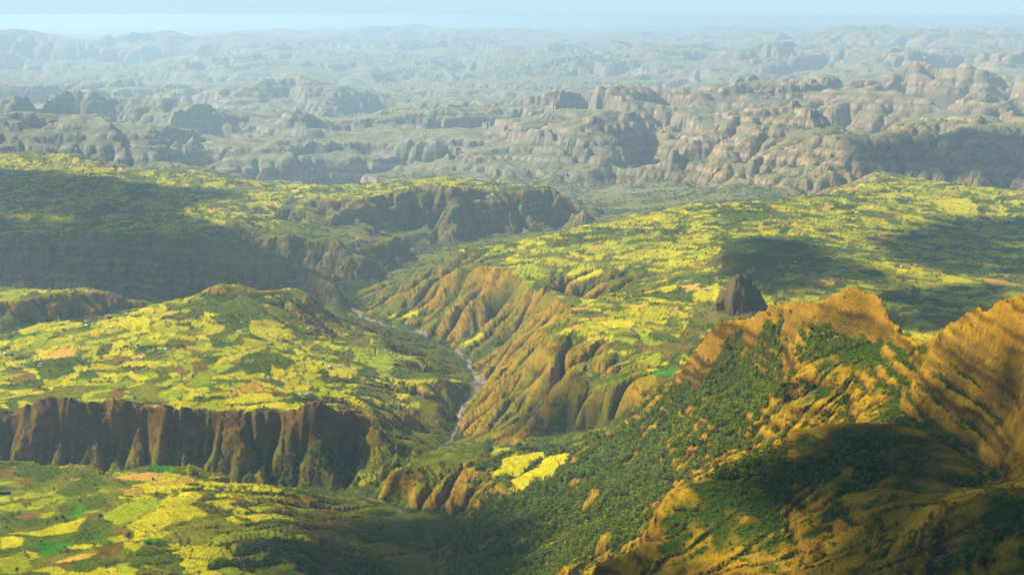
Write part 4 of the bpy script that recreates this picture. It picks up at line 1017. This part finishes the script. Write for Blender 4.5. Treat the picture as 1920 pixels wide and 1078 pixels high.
HANDT = [
 (187, 976, 15, 1.0, 'lone round dark tree standing below the dark path across the olive and yellow fields', G_FL, 1),
 (106, 978, 10, 1.1, 'left tree of the dark pair beside the bright green strip field', G_FL, 1), (118, 975, 11, 1.0, 'right tree of the dark pair beside the bright green strip field', G_FL, 3),
 (159, 999, 8, 1.0, 'small dark tree on the narrow bright green plot', G_FL, 1), (242, 1014, 16, .9, 'tall dark tree at the right end of the hedge between yellow plots', G_FL, 1),
 (279, 1026, 12, 1.0, 'dark tree on the tan pasture just right of the tall dark hedge tree', G_FL, 3), (128, 1040, 10, .9, 'small leaning tree below the large bright green field', G_FL, 1),
 (294, 930, 11, 1.3, 'spreading tree at the upper tip of the big yellow field', G_FL, 3), (322, 922, 6, 1.1, 'tiny round tree on the crest above the big yellow field', G_FL, 1),
 (289, 988, 7, 1.0, 'small tree alone inside the long yellow field', G_FL, 3), (347, 1027, 6, 1.2, 'small bush-like tree on the brightest yellow field near the lower edge', G_FL, 1),
 (484, 943, 7, 1.0, 'small tree on the striped olive slope right of the hollow', G_FL, 3), (102, 921, 8, 1.2, 'low tree in the shaded brown plots at the far left', G_FL, 1),
 (89, 984, 7, 1.0, 'small tree on the dark path left of the dark pair', G_FL, 3), (33, 1074, 9, 1.2, 'dark tree at the lower left corner of the picture', G_FL, 1),
 (426, 1034, 13, 1.1, 'dark tree at the tip of the brightest yellow field where the woods begin', G_FL, 1), (330, 1003, 7, 1.0, 'small tree where the olive plot meets the long yellow field', G_FL, 3),
 (971, 841, 15, 1.7, 'broad dark round tree at the upper edge of the bright yellow valley field', None, 1), (949, 893, 9, 1.1, 'small dark tree at the lower edge of the bright yellow valley field', None, 3),
 (704, 893, 9, 1.0, 'lone small tree in the middle of the green field by the river bend', None, 1),
 (205, 602, 17, 1.6, 'big dark spreading tree on the skyline side of the left plateau', 'single trees on the left plateau', 1), (357, 570, 12, 1.2, 'dark tree low on the left flank of the green hill', 'single trees on the left plateau', 3),
 (387, 563, 10, 1.3, 'low dark tree halfway up the left flank of the green hill', 'single trees on the left plateau', 1), (414, 545, 8, 1.0, 'small tree high on the left flank of the green hill', 'single trees on the left plateau', 3),
 (453, 535, 9, 1.4, 'low dark tree just right of the green hill summit', 'single trees on the left plateau', 1), (92, 701, 11, 1.0, 'dark tree alone in yellow fields near the huts at the left edge of the plateau', 'single trees on the left plateau', 1),
 (194, 662, 14, 1.0, 'tall dark tree left of the long row of dark trees on the plateau', 'single trees on the left plateau', 1), (289, 637, 8, 1.0, 'small tree between two yellow green plots above the dark tree row', 'single trees on the left plateau', 3),
 (434, 765, 11, 1.2, 'dark tree on the cliff edge beside the long bright yellow field', 'single trees on the left plateau', 1), (63, 721, 9, 1.0, 'small dark tree near the shaded brown ground at the plateau corner', 'single trees on the left plateau', 3),
 (785, 742, 9, 1.1, 'dark tree by the ravine at the right tip of the plateau fields', 'single trees on the left plateau', 1),
]
for k in range(11): HANDT.append((226 + 6.5 * k, 657 - (k % 3) * 1.2, 11 + (k * 7) % 4, 1.1, ORD[k] + ' tree from the left in the long dark row across the yellow plateau', 'row of dark trees across the left plateau', 1 if k % 2 else 3))
for k in range(9): HANDT.append((222 + 7 * k, 694 - (k % 2) * 2, 9 + (k * 5) % 4, 1.2, ORD[k] + ' tree from the left in the short dark row below the plateau huts', 'short row of dark trees below the plateau huts', 3 if k % 2 else 1))
for k in range(8): HANDT.append((1385 + 7.5 * k + (k * 13) % 5, 404 - (k * 7) % 9, 15, 1.3, ORD[k] + ' tree from the left in the dark grove beyond the central fields', 'dark grove on the central plateau', 1))
for px, py, h, w_, lab, grp, v in HANDT:
    x, y = ground(px, py); tree(x, y, h, w_, lab, grp, False, v)
SB = [(1514, 863), (1596, 855), (1570, 846), (1536, 846), (1619, 855), (1549, 865), (1572, 906), (1600, 912), (1467, 910), (1264, 959), (1294, 966), (1442, 1038), (1472, 991), (1649, 1017), (1628, 1040),
      (1544, 1043), (1681, 987), (1675, 936), (1709, 957), (1766, 949), (1783, 961), (1807, 912), (1843, 1055), (1560, 880), (1700, 905), (1640, 880), (1500, 890), (1420, 905), (1390, 925), (1730, 1010), (1590, 985)]
for k, (px, py) in enumerate(SB):
    x, y = ground(px, py)
    h = 5 + (k * 37 % 10) * .45; lab = place_label(px, py, h, 'round green bush', 5, 9)
    if lab: tree(x, y, h, 1.2, lab, 'bushes dotted over the nearest spur', True)
# further lone bushes and trees, the largest in view, by area
def auto(mask, n, hmin, hmax, label, group, bush, wide=1.15):
    lam = CELL * mask * VISF
    if lam.sum() <= 0: return
    got = 0
    for i in rng.choice(len(lam), n * 6, p=lam / lam.sum()):
        if got >= n: break
        if not (8 < sxp[i] < 1912 and syp[i] < 1070): continue
        h = rng.uniform(hmin, hmax); lab = place_label(sxp[i], syp[i], h, label, hmin, hmax)
        if lab is None: continue
        tree(float(FX[i]), float(FY[i]), h, wide * rng.uniform(.85, 1.2), lab, group, bush); got += 1
Rv = np.zeros(len(CO), np.int32); Rv[qv] = R
def reg(*n): return np.isin(Rv, [REG.index(k) for k in n])
open_ = (FOR < .2) & (GRAVEL < .2)
auto(reg('rocky_spur') & open_ & (FP < 1900) & (n_mid > -.1), 45, 3, 6, 'bush in dry grass', 'small bushes on the nearest spur', True)
auto(reg('rocky_hill') & open_ & (n_mid > -.1), 20, 3, 6, 'bush on steep ground', 'bushes on the hill at the right edge', True)
auto(reg('rocky_ridge') & open_ & (n_mid > -.1), 45, 3.5, 7, 'bush on golden rock', 'bushes on the right ridge', True)
auto(reg('farmed_hillside') & (hedge > .3) & (FY < 2500), 24, 4, 9, 'field tree', 'boundary trees on the lower left hillside', False)
auto(reg('farmed_plateau') & (hedge > .3), 34, 6, 11, 'field tree', 'boundary trees on the left plateau', False)
auto(reg('central_plateau') & (hedge > .3) & (FD < 4600), 34, 7, 13, 'field tree', 'boundary trees on the central plateau', False)
print('single trees', time.time() - T0)

# ------------------------------------------------------------------ huts
m_tin, nt, bs = new_mat('corrugated_tin', .45, .5); bs.inputs['Base Color'].default_value = (.6, .6, .58, 1); bs.inputs['Metallic'].default_value = .3
wv = nd(nt, 'ShaderNodeTexWave'); wv.inputs['Scale'].default_value = 4; tc = nd(nt, 'ShaderNodeTexCoord'); nt.links.new(tc.outputs['Object'], wv.inputs[0])
bb = nd(nt, 'ShaderNodeBump'); bb.inputs['Strength'].default_value = .4; nt.links.new(wv.outputs[1], bb.inputs['Height']); nt.links.new(bb.outputs[0], bs.inputs['Normal'])
m_rust, nt, bs = new_mat('dull_tin', .7, .3); bs.inputs['Base Color'].default_value = (.42, .36, .33, 1)
m_thatch, nt, bs = new_mat('thatch', .95); bs.inputs['Base Color'].default_value = (.24, .17, .09, 1)
m_mud, nt, bs = new_mat('mud_wall', .95); bs.inputs['Base Color'].default_value = (.33, .22, .13, 1)
m_wood, nt, bs = new_mat('door_wood', .8); bs.inputs['Base Color'].default_value = (.08, .05, .03, 1)
def hut_meshes():
    L, W, H, RH, O = 4.2, 2.6, 2.5, 1.5, .45
    wv_ = [(-L, -W, -1.5), (L, -W, -1.5), (L, W, -1.5), (-L, W, -1.5), (-L, -W, H), (L, -W, H), (L, W, H), (-L, W, H), (-L, 0, H + RH - .12), (L, 0, H + RH - .12)]
    wf = [(0, 1, 5, 4), (2, 3, 7, 6), (1, 2, 6, 9, 5), (3, 0, 4, 8, 7)]
    l, w = L + O, W + O; zl = H - O * RH / W; t = .1
    rv = []
    for dz in (0, t): rv += [(-l, -w, zl + dz), (l, -w, zl + dz), (l, 0, H + RH + dz), (-l, 0, H + RH + dz), (l, w, zl + dz), (-l, w, zl + dz)]
    rf = [(0, 3, 2, 1), (3, 5, 4, 2), (6, 7, 8, 9), (9, 8, 10, 11), (0, 1, 7, 6), (4, 5, 11, 10), (1, 2, 8, 7), (2, 4, 10, 8), (0, 6, 9, 3), (3, 9, 11, 5)]
    dv_ = [(-.5, -W - .06, -1.2), (.5, -W - .06, -1.2), (.5, -W - .06, 1.9), (-.5, -W - .06, 1.9), (-.5, -W + .02, -1.2), (.5, -W + .02, -1.2), (.5, -W + .02, 1.9), (-.5, -W + .02, 1.9)]
    dfc = [(0, 1, 2, 3), (1, 5, 6, 2), (4, 0, 3, 7), (3, 2, 6, 7)]
    res = []
    for nm, v, f, m in (('wall', wv_, wf, m_mud), ('roof', rv, rf, m_tin), ('door', dv_, dfc, m_wood)):
        me = bpy.data.meshes.new(nm); me.from_pydata(v, [], f); me.materials.append(m); me.update(); res.append(me)
    return res
def round_hut_meshes():
    n = 14; V = []; F = []
    for z_ in (-1.2, 2.2):
        for i in range(n): a = 6.283 * i / n; V.append((2.8 * math.cos(a), 2.8 * math.sin(a), z_))
    for i in range(n): F.append((i, (i + 1) % n, n + (i + 1) % n, n + i))
    w = bpy.data.meshes.new('wall'); w.from_pydata(V, [], F); w.materials.append(m_mud); w.update()
    V = []; F = []
    for r_, z_ in ((3.7, 1.8), (3.6, 2.1), (2.2, 3.4), (.25, 5.0)):
        for i in range(n): a = 6.283 * i / n; V.append((r_ * math.cos(a), r_ * math.sin(a), z_))
    for k in range(3):
        for i in range(n): F.append((k * n + i, k * n + (i + 1) % n, (k + 1) * n + (i + 1) % n, (k + 1) * n + i))
    F.append(tuple(range(3 * n, 4 * n)))
    r2 = bpy.data.meshes.new('roof'); r2.from_pydata(V, [], F); r2.materials.append(m_thatch); r2.update()
    return w, r2
HM = hut_meshes(); RM = round_hut_meshes()
dull = HM[1].copy(); dull.materials.clear(); dull.materials.append(m_rust)
def hut(px, py, label, group, kind, sc):
    x, y = ground(px, py)
    e = bpy.data.objects.new({'round': 'round_hut'}.get(kind, 'tin_roofed_hut'), None); COL.objects.link(e)
    e.location = (x, y, ztop(x, y) + .6); e.rotation_euler = (0, 0, rng.uniform(-.7, .7) + (math.pi / 2 if rng.random() < .25 else 0)); sc *= .95; e.scale = (sc, sc, sc)
    e['label'] = label; e['category'] = 'hut'; e['group'] = group
    parts = [('wall', RM[0]), ('roof', RM[1])] if kind == 'round' else [('wall', HM[0]), ('roof', HM[1] if kind == 'tin' else dull), ('door', HM[2])]
    for nm, me in parts:
        o = bpy.data.objects.new(nm, me); COL.objects.link(o); o.parent = e
GP, GCN, GSR = 'huts on the left plateau', 'huts on the central plateau', 'huts on the small ridge at the far left'
HUTS = [
 (77, 684, 'upper white tin roofed hut beside the left edge of the plateau fields', GP, 'tin', 1), (74, 689, 'lower white tin roofed hut beside the left edge of the plateau fields', GP, 'tin', 1.1),
 (135, 711, 'white tin roofed hut alone above the shaded plots at the left of the plateau', GP, 'tin', 1.1), (162, 612, 'white tin roofed hut near the skyline left of the big spreading tree', GP, 'tin', 1.1),
 (209, 615, 'white tin roofed hut just below the big spreading tree', GP, 'tin', 1.1), (237, 589, 'white tin roofed hut on the skyline right of the big spreading tree', GP, 'tin', 1.1),
 (200, 629, 'white tin roofed hut below the spreading tree by a small grove', GP, 'tin', .9), (322, 594, 'white tin roofed hut under the left flank of the green hill', GP, 'tin', .9),
 (453, 605, 'white tin roofed hut at the foot of the green hill', GP, 'tin', 1), (436, 623, 'white tin roofed hut left of the terraced yellow slope', GP, 'tin', 1),
 (311, 656, 'white tin roofed hut at the right end of the long row of dark trees', GP, 'tin', 1), (299, 662, 'smaller white tin roofed hut among the row of dark trees', GP, 'tin', .8),
 (256, 672, 'white tin roofed hut below the long row of dark trees, the left one', GP, 'tin', .9), (266, 671, 'white tin roofed hut below the long row of dark trees, the right one', GP, 'tin', .8),
 (259, 691, 'grey hut hidden in the short row of dark trees', GP, 'dull', .9), (335, 675, 'dull roofed hut on the dark hedge right of the tree rows', GP, 'dull', .9), (384, 669, 'pale small hut on the hedge right of the dull roofed hut', GP, 'tin', .8),
 (404, 638, 'round thatched hut, the left of the pair in the reddish farmyard', GP, 'round', 1.1), (412, 641, 'round thatched hut, the right of the pair in the reddish farmyard', GP, 'round', 1.1),
 (505, 645, 'white tin roofed hut below the terraced yellow slope', GP, 'tin', 1.1), (593, 654, 'white tin roofed hut by the slim yellow plot right of the hill', GP, 'tin', .9),
 (617, 690, 'white tin roofed hut on the lower right fields, left of two', GP, 'tin', 1.1), (636, 688, 'white tin roofed hut on the lower right fields, right of two', GP, 'tin', 1.1),
 (578, 738, 'white tin roofed hut in the orange farmyard near the cliff, upper one', GP, 'tin', 1.1), (573, 742, 'dull roofed hut in the orange farmyard near the cliff', GP, 'dull', 1.1), (566, 741, 'round thatched hut in the orange farmyard near the cliff', GP, 'round', 1.1),
 (635, 753, 'white tin roofed hut by the bright plots close to the cliff edge', GP, 'tin', 1), (10, 665, 'long white tin roofed hut at the far left edge, left one', GP, 'tin', 1.4), (20, 664, 'long white tin roofed hut at the far left edge, right one', GP, 'tin', 1.3),
 (46, 548, 'white hut on the small ridge, leftmost of its row', GSR, 'tin', 1.1), (56, 549, 'dull hut on the small ridge, second of its row', GSR, 'dull', 1.1), (65, 547, 'white hut on the small ridge, third of its row', GSR, 'tin', 1.1), (92, 545, 'reddish dull hut on the small ridge, rightmost of its row', GSR, 'dull', 1.3),
 (1183, 619, 'white tin roofed hut beside the pale plots under the central fields, left one', GCN, 'tin', 1.1), (1188, 622, 'dull roofed hut beside the pale plots under the central fields, right one', GCN, 'dull', 1),
 (1286, 529, 'white tin roofed hut left of the rock needle, beside the orange plot', GCN, 'tin', 1), (1324, 544, 'white tin roofed hut just left of the rock needle', GCN, 'tin', 1.1), (1260, 581, 'pale hut below the left fields of the rock needle', GCN, 'tin', .9), (1309, 538, 'dull hut left of the rock needle between two plots', GCN, 'dull', 1),
 (1491, 493, 'white tin roofed hut behind the dark hill of the rock needle', GCN, 'tin', 1.2), (1580, 509, 'large white tin roofed hut in shade above the ridge summit', GCN, 'tin', 1.5), (1585, 510, 'smaller white hut touching the large one above the ridge summit', GCN, 'tin', 1),
 (1677, 501, 'white hut right of the ridge summit, left of three', GCN, 'tin', 1.1), (1690, 501, 'white hut right of the ridge summit, middle of three', GCN, 'tin', 1.1), (1717, 499, 'white hut right of the ridge summit, right of three', GCN, 'tin', 1.1),
 (1730, 561, 'white hut in the shaded fields behind the saddle, lower one', GCN, 'tin', 1.2), (1741, 553, 'white hut in the shaded fields behind the saddle, upper one', GCN, 'tin', 1.1), (1726, 563, 'dull hut in the shaded fields behind the saddle', GCN, 'dull', 1.1), (1790, 551, 'white hut in the shaded fields left of the right hill', GCN, 'tin', 1),
 (1581, 468, 'white tin roofed hut in the middle of the bright plateau fields', GCN, 'tin', 1.4), (1686, 368, 'white hut in the hamlet at the far end of the plateau, left one', GCN, 'tin', 1.6), (1694, 369, 'white hut in the hamlet at the far end of the plateau, right one', GCN, 'tin', 1.4), (1680, 367, 'small white hut in the hamlet at the far end of the plateau', GCN, 'tin', 1.2),
 (1737, 357, 'white hut by the far rim of the plateau at the right', GCN, 'tin', 1.5), (1706, 381, 'white hut below the far hamlet', GCN, 'tin', 1.3), (1173, 442, 'white hut on the near rim of the central fields at the left', GCN, 'tin', 1.3), (1656, 442, 'white hut beside the long yellow plots at the right', GCN, 'tin', 1.3),
 (1872, 538, 'white hut in the fields above the right hill, left one', GCN, 'tin', 1.2), (1882, 537, 'white hut in the fields above the right hill, right one', GCN, 'tin', 1.2), (1503, 441, 'white hut in the fields above the dark hill', GCN, 'tin', 1.2),
]
for h_ in HUTS: hut(*h_)
print('done', time.time() - T0)
